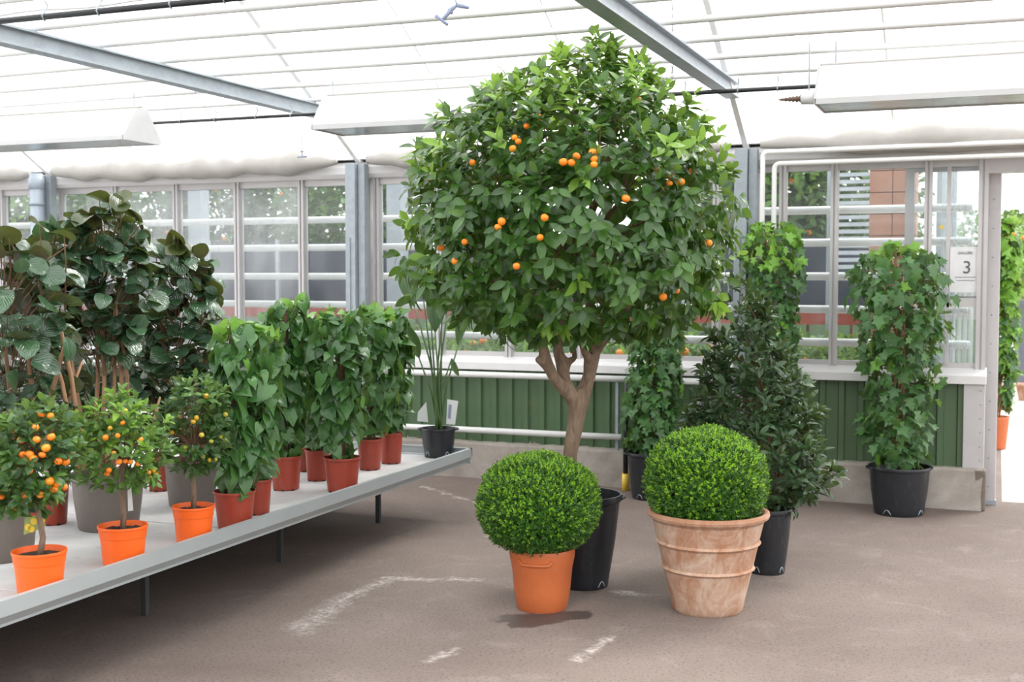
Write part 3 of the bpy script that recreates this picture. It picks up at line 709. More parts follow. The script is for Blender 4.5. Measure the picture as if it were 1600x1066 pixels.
def pot(root, style, r1, r0, h):
    """r1 rim radius, r0 foot radius"""
    def R(t): return r0 + (r1 - r0) * t
    w = max(.003, r1 * .03)
    if style == 'kumquat':
        out = [(0, .004), (r0*.93, 0), (r0, .006), (R(.70)*.96, h*.70), (R(.71)*.985, h*.715), (R(.93)*.985, h*.93), (r1, h*.94), (r1*1.01, h*.97), (r1, h), (r1-w*1.4, h), (r1*.93, h*.88), (r1*.88, h*.78), (0, h*.78)]; m_ = 'pot_orange'; zs = .86; 
    elif style == 'nursery':
        out = [(0, .004), (r0*.94, 0), (r0, .006), (R(.9)*.975, h*.93), (r1, h*.935), (r1*1.01, h*.97), (r1, h), (r1-w*1.2, h), (r1*.93, h*.85), (0, h*.85)]; m_ = 'pot_red'; zs = .9
    elif style == 'taupe':
        out = [(0, .004), (r0*.95, 0), (r0, .01), (R(.5)*.985, h*.5), (R(.85)*.965, h*.87), (r1*.985, h*.885), (r1*1.01, h*.91), (r1*1.01, h*.98), (r1, h), (r1*.93, h), (r1*.9, h*.85), (0, h*.85)]; m_ = 'pot_taupe'; zs = .9
    elif style == 'black':
        out = [(0, .006), (r0*.9, .004), (r0*.97, .0), (r0*1.0, .012), (r0*1.01, .03), (R(.5), h*.5), (R(.9)*.97, h*.92), (r1*.965, h*.93), (r1*.99, h*.935), (r1*1.0, h*.965), (r1*.985, h), (r1*.95, h), (r1*.93, h*.93), (r1*.9, h*.78), (0, h*.78)]; m_ = 'pot_black'; zs = .86
    elif style == 'peach':
        out = [(0, .004), (r0*.93, 0), (r0*.985, .012), (R(.3), h*.3), (R(.68)*.99, h*.69), (R(.69)*.995, h*.70), (R(.7)*1.0, h*.715), (r1*.985, h*.85), (r1, h*.93), (r1*1.0, h*.98), (r1*.985, h), (r1*.93, h), (r1*.9, h*.85), (0, h*.85)]; m_ = 'pot_peach'; zs = .9
    else:
        out = [(0, .006), (r0*.95, 0), (r0, .012)]
        for t in (.1, .2, .3, .38, .41): out.append((R(t*.94)*.97, h*t))
        out += [(R(.41)*.975+.004, h*.42), (R(.42)*.975+.008, h*.432), (R(.42)*.975+.004, h*.445), (R(.43)*.97, h*.455)]
        for t in (.55, .62, .66): out.append((R(t)*.95, h*t))
        out += [(R(.68)*.95+.005, h*.675), (R(.69)*.95+.009, h*.687), (R(.69)*.95+.005, h*.70), (R(.71)*.945, h*.71), (R(.9)*.945, h*.9), (r1*.945, h*.925), (r1*.985, h*.94), (r1*1.0, h*.965), (r1*.99, h*.99), (r1*.96, h), (r1*.92, h*.995), (r1*.88, h*.97), (r1*.84, h*.88), (0, h*.88)]; m_ = 'clay'; zs = .93
    b = MB().lathe(out[:-1], n=48); o = b.build('pot', M[m_], root); autosmooth(o, 28)
    ri = out[-2][0]; soil(root, ri * 1.035 if style != 'clay' else ri*1.04, h * zs)
    if style == 'black' and r1 > .09:
        for k_ in range(3):
            a = -YAW*0 + [PI*1.42, PI*1.9, PI*.6][k_] - PI*.05
            q = MB(); n = 6; c = []
            for j in range(n + 1):
                g = a + (j / n - .5) * .35; c.append((r0*1.015*math.cos(g), r0*1.015*math.sin(g), .012 + .028*math.sin(PI*j/n)))
            q.tube(c, .0028, 6).build('foot_notch', M['galv'], root, True)
        for sgn in (0, PI):
            a = YAW + sgn; c = [((r1 + .012*math.sin(PI*j/6)) * math.cos(a + (j/6-.5)*.6), (r1 + .012*math.sin(PI*j/6)) * math.sin(a + (j/6-.5)*.6), h*.965) for j in range(7)]
            MB().tube(c, .007, 8).build('handle', M['pot_black'], root, True)
    if style == 'peach':
        for a in (PI*1.5 + YAW - .25, PI*.5 + YAW):
            c = [(r1*1.005*math.cos(a + (j/8-.5)*1.1), r1*1.005*math.sin(a + (j/8-.5)*1.1), h*.80 + (.02 if j in (0, 8) else 0)) for j in range(9)]
            MB().tube(c, .006, 8).build('handle', M['pot_peach'], root, True)
    if style == 'nursery':
        for g in (PI*1.35, PI*1.6, PI*1.85):
            MB().box((-.008, -.002, 0), (.008, .004, .008)).build('drain_hole', M['blacktube'], root).matrix_local = Matrix.Rotation(g + PI/2, 4, 'Z') @ Matrix.Translation((0, -r0*.995, 0))
    return h * zs
XRAIL = at_Z(735, 700, .43).x + .012
def potted(name, px, ybot, wtop, wbot, yrim, z0, style, label, cat, group=None):
    c, D = spot(px, ybot, z0, wbot)
    if z0 > .1:                       # keep bench pots inside the rail
        for _ in range(12):
            r_ = wtop / 2 * D / F
            if c.x + r_ > XRAIL - .03: c *= (XRAIL - .03 - r_) / c.x; c.z = z0; D = dist(c)
    t = empty(name, c, label=label, cat=cat, group=group)
    r0 = wbot / 2 * D / F; r1 = wtop / 2 * D / F; h = at_D(px, yrim, D - r1).z - z0
    t['_'] = 0; del t['_']
    zs = pot(t, style, r1, r0, h); return t, D, z0 + zs, r1
def fruit(root, pts, r, mkey, squash=.9):
    key = ('fruit', mkey)
    if key not in MESH:
        bm = bmesh.new(); bmesh.ops.create_uvsphere(bm, u_segments=14, v_segments=9, radius=1)
        for v in bm.verts:
            v.co.z *= squash
            if v.co.z > .8: v.co.z -= .06
        for f in bm.faces: f.smooth = True
        me = bpy.data.meshes.new('fruit'); bm.to_mesh(me); bm.free(); me.materials.append(M[mkey]); MESH[key] = me
    for p in pts:
        o = bpy.data.objects.new('fruit', MESH[key]); o.parent = root; s = r * random.uniform(.85, 1.12)
        o.location = Vector(p) - root.location; o.scale = (s, s, s * random.uniform(.9, 1.1)); o.rotation_euler = (random.uniform(-.4, .4), random.uniform(-.4, .4), random.uniform(0, 6)); link(o)

# ------------------------------------------------------------------ the plant bench
ZTRAY = .375; ZR = .43
xb = XRAIL; yb = at_Z(735, 700, ZR).y
bench = empty('plant_bench', (xb, yb, 0), label='long low aluminium plant bench with pale tray top, filling the left side', cat='bench')
Lb = yb + 2.5; Wb = 7.4
pr = [(0, ZR), (0, ZR - .055), (-.022, ZR - .085), (-.022, ZR - .095), (-.03, ZR - .095), (-.03, ZR - .085), (-.008, ZR - .05), (-.008, ZR - .006), (-.02, ZR-.006), (-.02, ZR)]
MB().prism(pr, (0, -Lb, 0), (0,1,0), (1,0,0), (0,0,1), Lb).build('side_rail', M['rail'], bench)
MB().prism(pr, (-Wb, 0, 0), (1,0,0), (0,1,0), (0,0,1), Wb).build('side_rail', M['rail'], bench)
traymat = None
def tray_mat():
    k = N('dusty_tray_top'); p = k.n('ShaderNodeNewGeometry').outputs['Position']; v = k.noise(1.7, 7, .68, p, .8); w = k.noise(12, 5, .7, p, 1.2); u = k.noise(70, 3, .6, p)
    c = k.mix(k.ramp(v, .3, .7), (.34,.335,.33), (.52,.52,.515)); c = k.mix(k.math('MULTIPLY', k.ramp(w, .58, .75), .55), c, (.22,.20,.185))
    c = k.mix(k.math('MULTIPLY', k.ramp(u, .68, .75), .5), c, (.10,.08,.07)); k.col(c); k.rough(.6); k.bump(w, .15, .004); return k.m
traymat = tray_mat()
yy = -.012
while yy > -Lb:
    for xx in (-.02, -1.86, -3.70, -5.54):
        MB().box((xx - 1.83, max(yy - 1.19, -Lb), ZTRAY - .03), (xx, yy, ZTRAY)).build('tray_panel', traymat, bench, bevel=.004)
    yy -= 1.20
for yl in (-.4, -1.5, -2.6, -3.7, -4.8, -5.9, -7.0):
    MB().box((-Wb, yl - .025, ZTRAY - .08), (-.25, yl + .025, ZTRAY - .03)).build('crossbeam', M['galv'], bench)
    for xl in (-.45, -2.4, -4.2, -6.1):
        MB().box((xl - .013, yl - .013, 0.0), (xl + .013, yl + .013, ZTRAY - .08)).build('leg', M['leg_shade'], bench)
for xl in (-.62, -3.2): MB().box((xl - .025, -Lb, ZTRAY - .13), (xl + .025, -.1, ZTRAY - .08)).build('long_beam', M['galv'], bench)

# ------------------------------------------------------------------ big orange tree
def skin_part(name, pts, edges, radii, m, root, sub=1):
    me = bpy.data.meshes.new(name); me.from_pydata([tuple(Vector(p) - root.location) for p in pts], edges, []); me.materials.append(m)
    o = link(bpy.data.objects.new(name, me)); o.parent = root
    sk = o.modifiers.new('skin', 'SKIN'); sk.use_smooth_shade = True
    for i, v in enumerate(me.skin_vertices[0].data): v.radius = (radii[i], radii[i]); v.use_root = (i == 0)
    if sub: s = o.modifiers.new('sub', 'SUBSURF'); s.levels = sub; s.render_levels = sub
    return o
tree, DT, zs, r1 = potted('orange_tree', 912, 924, 120, 78, 782, 0, 'black', 'large round-crowned calamondin orange tree with forked trunk in tall black tub', 'tree')
def tp(px, py, dd=0): return at_D(px, py, DT + dd)
pts = [tp(893, 800), tp(890, 717), tp(894, 690), tp(900, 660), tp(903, 628, .01),
       tp(884, 610, -.03), tp(864, 588, -.07), tp(854, 564, -.10), tp(848, 541, -.12), tp(846, 505, -.14), tp(838, 562, -.16),
       tp(878, 570, .0), tp(871, 548, .03), tp(875, 512, .05), tp(880, 450, .08),
       tp(918, 597, .02), tp(926, 568, .05), tp(931, 543, .07), tp(920, 510, .10), tp(918, 450, .12),
       tp(946, 533, .02), tp(960, 510, -.02), tp(990, 470, -.05),
       tp(913, 550, -.02), tp(903, 515, -.06), tp(898, 450, -.1), tp(820, 470, -.2), tp(1000, 440, .15), tp(893, 515, .1), tp(898, 560, .08)]
edges = [(0,1),(1,2),(2,3),(3,4),(4,5),(5,6),(6,7),(7,8),(8,9),(7,10),(5,11),(11,12),(12,13),(13,14),(4,15),(15,16),(16,17),(17,18),(18,19),(17,20),(20,21),(21,22),(16,23),(23,24),(24,25),(9,26),(20,27),(11,29),(29,28)]
rad = [.040,.037,.040,.043,.050,.032,.029,.027,.024,.014,.017,.030,.027,.018,.012,.034,.031,.028,.016,.012,.019,.013,.009,.018,.012,.008,.008,.009,.010,.013]
skin_part('trunk', pts, edges, rad, M['bark'], tree, 2)
crown = Body(DT - .02, [(64, 912, 934), (88, 890, 965), (120, 828, 1002), (155, 772, 1045), (190, 705, 1072), (240, 668, 1105), (300, 655, 1120), (360, 652, 1128), (410, 645, 1128), (455, 665, 1118), (485, 705, 1095), (498, 735, 1070), (514, 790, 1000)], .95, .09, 3)
# twigs reaching the crown's surface
P, Nn, h, f, _ = crown.sample(520, .45, 1.0, 1.0)
tw = MB(); c0 = np.array(tp(895, 430))
for i in range(60):
    a = Vector(c0) + (Vector(P[i]) - Vector(c0)) * random.uniform(.15, .4); b_ = Vector(P[i]); mdl = (a + b_) / 2 + Vector((random.uniform(-.04,.04),)*2 + (-.05,))
    tw.tube([a - tree.location, mdl - tree.location, b_ - tree.location], [.007, .005, .003], 5)
tw.build('twigs', M['twig'], tree, True, kind='stuff')
P, Nn, h, f, _ = crown.sample(1420, .48, 1.05, 1.15)
D_ = norm(Nn * .9 + UP * .55 + rng.normal(0, .35, Nn.shape))
LP, LR, LS, ID = rosettes(P, D_, 6, .092, 1.25, .05, .28)
young = ((rng.random(len(P)) < np.clip((h - .42) * 1.1, .04, .6)) & (f > .85)); mi = (young[ID]).astype(int)
# lower side: leaves droop
low = h[ID] < .45; LR2 = LR.copy()
dr = norm(LR[:, :, 0] - UP * .8); LR2 = np.where(low[:, None, None], frames(dr, norm(LR[:, :, 2] + Nn[ID] * .8)), LR)
emit(tree, 'citrus', LP, LR2, LS, mi, ['citrus', 'citrus_young'], 300)
# a few shoots that break the outline
sh = [(640, 345), (1000, 95), (1085, 150), (690, 175), (760, 140), (1130, 240), (1150, 400), (720, 185), (930, 70), (985, 100), (850, 100), (655, 235), (1120, 210), (870, 80)]
SP = np.array([tp(x, y, random.uniform(-.1, .1)) for x, y in sh]); SD = norm(SP - c0 + UP * .2)
LP, LR, LS, ID = rosettes(SP - SD * .05, SD, 6, .078, .95, .08, .2)
stuff_mesh('shoots', 'citrus', LP, LR, LS, np.ones(len(LP), int), ['citrus', 'citrus_young'], tree, tree.location, 'fresh light green shoots')
def surf(body, px, py, k=.93):
    D = body.D; p = at_D(px, py, D); z = p.z; c = np.interp(z, body.z, body.c); r = np.interp(z, body.z, body.r); dx = ((p - CAM).dot(CR) - c)
    d = math.sqrt(max(0, (r * .98) ** 2 - dx * dx)) * k * body.depth; return at_D(px, py, D - d)
ft = [(880,253),(893,254),(901,244),(926,238),(928,248),(928,257),(1026,264),(1048,274),(1064,284),(1046,286),(1081,267),(738,254),(804,215),(810,221),(842,183),(851,340),(844,371),(880,373),(778,355),(784,346),(726,378),(711,408),(807,416),(1036,464),(1057,454),(668,242),(672,277),(1008,205),(689,387),(920,69),(998,156),(1107,380),(823,197),(801,232),(978,310)]
fruit(tree, [surf(crown, x, y, 1.13) for x, y in ft], .0165, 'orange')

# ------------------------------------------------------------------ box balls
def ballplant(root, c, rx, rz, zcut=None, n=5200):
    g = (1 + 5 ** .5) / 2; i = np.arange(n) + .5; ph = np.arccos(1 - 2 * i / n); th = 2 * PI * i / g
    Nn = np.stack([np.cos(th) * np.sin(ph), np.sin(th) * np.sin(ph), np.cos(ph)], 1)
    if zcut is not None: Nn = Nn[Nn[:, 2] * rz + c[2] > zcut]
    n = len(Nn); lump = 1 + .018 * np.sin(Nn[:, 0]*9 + 1) + .018 * np.sin(Nn[:, 1]*11 + Nn[:, 2]*7) + rng.normal(0, .022, n)
    depthf = np.where(rng.random(n) < .3, rng.uniform(.88, .97, n), 1.0)
    P = np.array(c) + Nn * np.array([rx, rx, rz]) * (lump * depthf)[:, None]
    D = norm(Nn + UP * .45 + rng.normal(0, .25, (n, 3))); a = norm(np.cross(D, rng.normal(0, 1, (n, 3)))); b = np.cross(D, a)
    PP = []; RR = []; SS = []; MI = []
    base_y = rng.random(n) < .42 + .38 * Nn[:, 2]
    for lv in range(5):
        for sg in (1, -1):
            ax = (a if lv % 2 else b) * sg; el = 1.05 - .17 * lv
            d = norm(D * math.cos(el) + ax * math.sin(el) + rng.normal(0, .15, (n, 3)))
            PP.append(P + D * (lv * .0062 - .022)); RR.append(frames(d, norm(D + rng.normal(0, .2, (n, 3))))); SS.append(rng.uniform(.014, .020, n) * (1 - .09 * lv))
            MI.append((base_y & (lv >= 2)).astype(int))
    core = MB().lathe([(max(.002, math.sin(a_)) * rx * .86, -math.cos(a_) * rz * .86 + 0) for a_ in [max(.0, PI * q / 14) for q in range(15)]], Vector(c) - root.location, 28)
    core.build('dark_core', M['core'], root, True)  # added opaque dark ball, closes the gaps between leaves as inner shade
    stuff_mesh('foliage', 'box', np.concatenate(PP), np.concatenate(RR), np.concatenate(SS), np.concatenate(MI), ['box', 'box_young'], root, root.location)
t, D, zs, r1 = potted('box_ball', 847, 960, 104, 82, 866, 0, 'peach', 'smaller clipped box ball in an orange plastic pot with handles', 'topiary')
c = at_D(841, 787, D); ballplant(t, c, 95 * D / F, 79 * D / F)
MB().tube([(0,0,.2),(0,0,.4)], .02, 10).build('stem', M['bark'], t, True)
t, D, zs, r1 = potted('box_ball', 1105, 966, 192, 112, 815, 0, 'clay', 'clipped box ball sunk in a whitewashed ribbed terracotta pot', 'topiary')
c = at_D(1103, 752, D); ballplant(t, c, 95 * D / F, 83 * D / F)

# ------------------------------------------------------------------ columns of ivy and heart leaves
def climber(root, body, n, size, kind, mk, zbase, topyoung=.8, stems=5, nobj=300, hang=.9, stemmat='cane', xs=.03, pyoung=.05, lo=.55):
    P, Nn, h, f, _ = body.sample(n, lo, 1.05, .8)
    out = norm(Nn * np.array([1, 1, .25]))
    D = norm(-UP * hang + out * .75 + rng.normal(0, .5, P.shape)); top = h > .93
    D = np.where(top[:, None], norm(out * .8 + UP * .3 + rng.normal(0, .4, P.shape)), D)
    nn = norm(out * .9 + UP * .55 + rng.normal(0, .45, P.shape))
    R = frames(D, nn); S = size * rng.uniform(.55, 1.15, n)
    mi = ((rng.random(n) < pyoung) | ((h > topyoung) & (rng.random(n) < .8) & (f > .7))).astype(int)
    emit(root, kind, P - D * S[:, None] * .45, R, S, mi, mk, nobj)
    b = MB(); z1 = body.z[-1] - .03
    ctr = Vector(root.location)
    for i in range(stems):
        a = 2*PI*i/stems; w = []
        for j in range(9):
            z = zbase - .01 + (z1 - zbase) * j / 8; cc = np.interp(z, body.z, body.c); q = CAM + CR * float(cc) + CF * body.D
            k = min(1, j / 2.5); x = ctr.x + (q.x - ctr.x) * k; y = ctr.y + (q.y - ctr.y) * k
            rr_ = xs * (1 + .3 * math.sin(j * 1.7 + i))
            w.append(Vector((x + rr_ * math.cos(a + j * .5), y + rr_ * math.sin(a + j * .5), z)) - ctr)
        MB().tube(w, [.007 - .0005*j for j in range(9)], 6).build('stem', M[stemmat], root, True)
    # thin petioles
    tw = MB()
    for i in range(0, min(n, 160)):
        z = P[i][2]; cc = float(np.interp(z, body.z, body.c)); q = CAM + CR * cc + CF * body.D; q = Vector((q.x, q.y, z - .02))
        e = Vector(P[i] - D[i] * S[i] * .45); tw.tube([q - ctr, e - ctr], [.002, .0015], 4, False)
    tw.build('petioles', M[stemmat if stemmat != 'cane' else 'twig'], root, True, kind='stuff')
IV = ['ivy', 'ivy_young']
t, D, zs, r1 = potted('potted_ivy', 1404, 809, 96, 76, 735, 0, 'black', 'ivy column in a black tub standing in front of the plinth near the doorway', 'plant', 'ivy columns')
b = Body(D, [(382, 1385, 1425), (405, 1345, 1465), (430, 1330, 1478), (470, 1328, 1482), (520, 1338, 1476), (570, 1350, 1465), (620, 1350, 1455), (660, 1342, 1458), (700, 1355, 1448), (725, 1372, 1440)], 1, .17, 5)
climber(t, b, 900, .088, 'ivy', IV, zs, .96, pyoung=.06)
t, D, zs, r1 = potted('potted_ivy', 1020, 784, 84, 66, 712, 0, 'black', 'ivy column behind the two box balls, under the right edge of the tree crown', 'plant', 'ivy columns')
b = Body(D, [(470, 990, 1050), (520, 985, 1065), (560, 985, 1065), (590, 980, 1068), (640, 975, 1062), (690, 978, 1050), (708, 990, 1040)], 1, .1, 6)
climber(t, b, 900, .075, 'ivy', IV, zs, 1.1, pyoung=.02)
t, D, zs, r1 = potted('potted_ivy', 1212, 792, 84, 66, 720, 0, 'black', 'tall ivy column with lime green top behind the dark bay cone', 'plant', 'ivy columns')
b = Body(D, [(350, 1180, 1225), (370, 1160, 1250), (410, 1155, 1258), (460, 1165, 1250), (520, 1170, 1245), (580, 1170, 1245), (640, 1175, 1250), (700, 1180, 1250)], 1, .1, 8)
climber(t, b, 950, .078, 'ivy', IV, zs, .80, pyoung=.05)
# bay cone
t, D, zs, r1 = potted('bay_cone', 1198, 900, 78, 56, 800, 0, 'black', 'dark bushy bay cone in a black pot behind the terracotta pot', 'shrub')
Dc = D + .05
b = Body(Dc, [(452, 1157, 1167), (490, 1138, 1190), (540, 1122, 1212), (590, 1105, 1240), (640, 1085, 1255), (690, 1080, 1272), (740, 1095, 1282), (772, 1130, 1265), (788, 1185, 1240)], .9, .13, 9)
P, Nn, h, f, _ = b.sample(560, .5, 1.06, 1.1); Dd = norm(Nn * .8 + UP * .65 + rng.normal(0, .35, Nn.shape))
LP, LR, LS, ID = rosettes(P, Dd, 7, .080, 1.1, .06, .25); emit(t, 'bay', LP, LR, LS, np.zeros(len(LP), int), ['bay'], 300)
ctr = t.location
for i in range(4):
    a = i * 1.6; MB().tube([Vector((.02*math.cos(a), .02*math.sin(a), zs - .01)), Vector((.05*math.cos(a), .05*math.sin(a), zs + .4)), at_D(1163 + 8*i, 520 + 20*i, Dc) - ctr], [.013, .010, .004], 7).build('stem', M['twig'], t, True)
tw = MB()
for i in range(50):
    e = Vector(P[i]); q = at_D(1180, 600, Dc); q.z = e.z - .12; tw.tube([q - ctr, e - ctr], [.004, .002], 4, False)
tw.build('twigs', M['twig'], t, True, kind='stuff')

HT = ['heart', 'heart_young']
def heartplant(px, yb_, wt, wb_, yr, rows, n, label, seed, size=.088, nobj=170):
    t, D, zs, r1 = potted('potted_climber', px, yb_, wt, wb_, yr, ZTRAY, 'nursery', label, 'plant', 'heart-leaved climbers on the bench')
    b = Body(D, rows, 1, .12, seed); climber(t, b, n, size, 'heart', HT, zs, .93, stems=3, nobj=nobj, stemmat='stalk', xs=.02, pyoung=.015)
    z1 = b.z[-1] - .09; MB().tube([(0, 0, zs - ZTRAY - .02), (0, 0, z1 - ZTRAY + .03)], .016, 10).build('moss_pole', M['twig'], t, True)
    return t
heartplant(367, 829, 66, 52, 772, [(503, 350, 395), (520, 332, 412), (570, 326, 424), (640, 326, 428), (700, 332, 424), (740, 340, 418), (766, 352, 395)], 330, 'heart-leaved climber in a red-brown pot right of the third kumquat', 11)
heartplant(402, 806, 48, 38, 752, [(520, 395, 430), (560, 392, 438), (640, 395, 440), (710, 395, 436), (745, 395, 430)], 170, 'heart-leaved climber half hidden behind the front one right of the kumquats', 12)
heartplant(447, 768, 50, 41, 715, [(462, 463, 474), (482, 425, 482), (500, 405, 485), (560, 408, 482), (640, 410, 478), (690, 418, 474), (712, 430, 466)], 300, 'heart-leaved climber with one tall pale shoot above it', 13)
heartplant(478, 738, 34, 28, 700, [(500, 462, 500), (560, 460, 500), (640, 462, 498), (700, 465, 495)], 110, 'heart-leaved climber at the back between two front rows', 14, nobj=60)
heartplant(497, 753, 40, 33, 705, [(492, 475, 520), (560, 472, 520), (640, 474, 518), (702, 478, 515)], 160, 'heart-leaved climber close behind the widest one at bench middle', 15, nobj=80)
heartplant(535, 771, 58, 46, 718, [(483, 510, 545), (500, 488, 575), (560, 478, 578), (620, 480, 580), (670, 488, 572), (700, 500, 560), (716, 520, 548)], 330, 'bushy heart-leaved climber in the pot nearest the rail at bench middle', 16)
heartplant(578, 736, 40, 33, 688, [(484, 562, 605), (510, 550, 622), (580, 552, 624), (640, 556, 616), (684, 566, 602)], 230, 'heart-leaved climber second from the black-potted strelitzia', 17)
heartplant(611, 726, 38, 31, 678, [(486, 590, 632), (510, 580, 642), (560, 582, 648), (620, 588, 642), (674, 598, 626)], 230, 'heart-leaved climber next to the black-potted strelitzia', 18)

# strelitzia with two paper tags
t, D, zs, r1 = potted('potted_strelitzia', 685, 717, 56, 44, 672, ZTRAY, 'black', 'slim long-stalked strelitzia with paper tags in a black pot at the bench corner', 'plant')
ctr = t.location
tips = [(648, 480, 400), (662, 470, 395), (672, 480, 420), (690, 500, 430), (706, 560, 540), (716, 540, 480), (655, 560, 500), (700, 480, 400), (680, 520, 440), (694, 470, 410)]
for i, (x, y, yt) in enumerate(tips):
    o_ = .02; a = i * 2.4; p0 = Vector((o_*math.cos(a), o_*math.sin(a), zs - ZTRAY - .01)); dd = random.uniform(-.1, .12)
    p2 = at_D(x, y, D + dd) - ctr; p1 = (p0 + p2) / 2 + Vector((0, 0, .04)) - (p2 - p0).cross(Vector((0,1,0))).normalized() * .0
    p1.x -= (p2.x - p0.x) * .15
    MB().tube([p0, p0*.75 + p1*.25, p1, p2], [.009, .008, .006, .0045], 7).build('stalk', M['stalk'], t, True)
    L = max(.12, (y - yt) * D / F * 1.05); d = (p2 - p1).normalized(); d = Vector((d.x * 1.2, d.y + random.uniform(-.2,.2), d.z if i != 4 else -.9)).normalized()
    R = frames(np.array([d]), np.array([[random.uniform(-.8,.8), -.8, .3]]))[0]; me = leaf_mesh('reed', i % 2, 'reed')
    o = bpy.data.objects.new('leaf', me); o.parent = t; m4 = np.eye(4); m4[:3, :3] = R * L; m4[:3, 3] = p2; o.matrix_local = Matrix(m4.tolist()); link(o)
def cardpart(root, quad, D, m_, name='tag', label=None):
    v = [at_D(x, y, D) - root.location for x, y in quad]; v2 = [p + CF * .002 for p in v]
    return mesh_obj(name, v + v2, [(0,1,2,3), (7,6,5,4), (0,4,5,1), (1,5,6,2), (2,6,7,3), (3,7,4,0)], m_, root, False, label=label)
cardpart(t, [(699, 624), (716, 627), (711, 664), (697, 663)], D + .04, M['card'], 'paper_tag')
cardpart(t, [(653, 644), (666, 628), (669, 660), (652, 658)], D + .03, M['card'], 'paper_tag')
cardpart(t, [(701, 632), (706, 633), (704, 655), (700, 654)], D + .038, M['bluegrey'], 'print')

# ------------------------------------------------------------------ kumquats
def kumquat(px, yb_, wt, wb_, yr, rows, stem, label, mk, fr, leaf, ntw, pyoung, seed):
    t, D, zs, r1 = potted('kumquat_tree', px, yb_, wt, wb_, yr, ZTRAY, 'kumquat', label, 'plant', 'small kumquat standards in orange pots')
    b = Body(D, rows, 1, .12, seed); ctr = t.location
    pts_ = [at_D(x, y, D) - ctr for x, y in stem]; pts_[0] = Vector((0, 0, zs - ZTRAY - .01))
    MB().tube(pts_, [.012 - .0012*i for i in range(len(pts_))], 9).build('trunk', M['bark'], t, True)
    P, Nn, h, f, _ = b.sample(ntw, .3, 1.05, 1.0); Dd = norm(Nn * .8 + UP * .7 + rng.normal(0, .35, Nn.shape))
    LP, LR, LS, ID = rosettes(P, Dd, 7, leaf, 1.1, .035, .25); mi = (rng.random(len(P)) < pyoung + .3 * (h - .5)).astype(int)[ID]
    emit(t, 'kumquat', LP, LR, LS, mi, mk, 300)
    tw = MB(); top = pts_[-1]
    for i in range(35): tw.tube([top * random.uniform(.85, 1), (top + Vector(P[i]) - ctr) / 2, Vector(P[i]) - ctr], [.004, .003, .002], 4, False)
    tw.build('twigs', M['twig'], t, True, kind='stuff')
    for mkey, r, lst in fr: fruit(t, [surf(b, x, y, .98) for x, y in lst], r, mkey, 1.0)
    return t, D
tA, DA = kumquat(63, 935, 84, 68, 869, [(640, 52, 88), (660, 15, 100), (690, -5, 112), (730, -12, 112), (770, -20, 100), (798, -5, 70)],
    [(66, 860), (67, 840), (60, 800), (56, 770), (52, 720), (56, 690)], 'kumquat standard laden with orange fruit, nearest the camera on the bench',
    ['kumquat_dark', 'kumquat'], [('orange', .0145, [(65,647),(79,650),(57,687),(24,711),(36,711),(46,711),(52,717),(33,688),(22,671),(66,711),(80,683),(91,721),(102,721),(72,700),(38,774),(30,783),(22,794),(63,773),(78,752),(88,756),(100,761),(2,776),(14,713),(8,730),(45,735),(112,708),(84,765),(55,668)])], .054, 170, .2, 21)
kumquat(193, 888, 77, 62, 828, [(620, 172, 212), (632, 142, 228), (660, 122, 244), (700, 118, 252), (735, 122, 250), (756, 150, 235)],
    [(192, 822), (193, 800), (190, 770), (191, 745), (192, 700)], 'yellow-green kumquat standard, middle one of the three in orange pots',
    ['kumquat', 'citrus_young'], [('orange', .0115, [(192,661),(184,681),(220,687),(186,722),(196,721),(204,722),(167,741),(216,725),(170,735),(165,684)]), ('halfripe', .0105, [(172,669),(178,708),(150,738),(233,738),(240,735),(234,748),(196,642),(131,675),(244,742)])], .048, 200, .32, 22)
kumquat(303, 852, 66, 53, 796, [(598, 288, 318), (612, 270, 338), (650, 255, 350), (690, 252, 350), (720, 262, 342), (736, 285, 325)],
    [(301, 790), (303, 765), (302, 740), (303, 715), (304, 690)], 'kumquat standard with unripe yellowish fruit, farthest of the three in orange pots',
    ['kumquat_dark', 'kumquat'], [('halfripe', .0105, [(307,653),(302,659),(268,676),(303,703),(328,719),(336,718),(322,619)]), ('green_fruit', .0105, [(352,648),(345,683),(350,687),(317,713),(284,729),(290,700),(250,668),(330,690),(315,680),(278,650)])], .048, 175, .35, 23)
# picture card on the first kumquat
q = cardpart(tA, [(40, 786), (71, 782), (70, 824), (37, 836)], DA + .03, M['card_leaf'], 'picture_tag', 'plant tag with pictured yellow fruit')
def sub(quad, m_, nm):
    v = [at_D(x, y, DA + .028) - tA.location for x, y in quad]; mesh_obj(nm, v, [tuple(range(len(v)))], m_, q, False)
sub([(40, 784), (71, 780), (71, 788), (40, 791)], M['card'], 'printed_band'); sub([(40, 791), (71, 788), (71, 800), (39, 803)], M['card_dark'], 'printed_band')
sub([(39, 803), (71, 799), (71, 803), (39, 808)], M['card_red'], 'printed_band')
for cx, cy in ((53, 815), (49, 827), (66, 811), (44, 824)):
    sub([(cx + 5.5*math.cos(a*PI/6), cy + 5.5*math.sin(a*PI/6)) for a in range(12)], M['lemon'], 'printed_fruit')
cardpart(bpy.data.objects['kumquat_tree.001'], [(199, 752), (204, 752), (208, 798), (200, 799)], dist(bpy.data.objects['kumquat_tree.001'].location) + .02, M['card'], 'paper_tag')

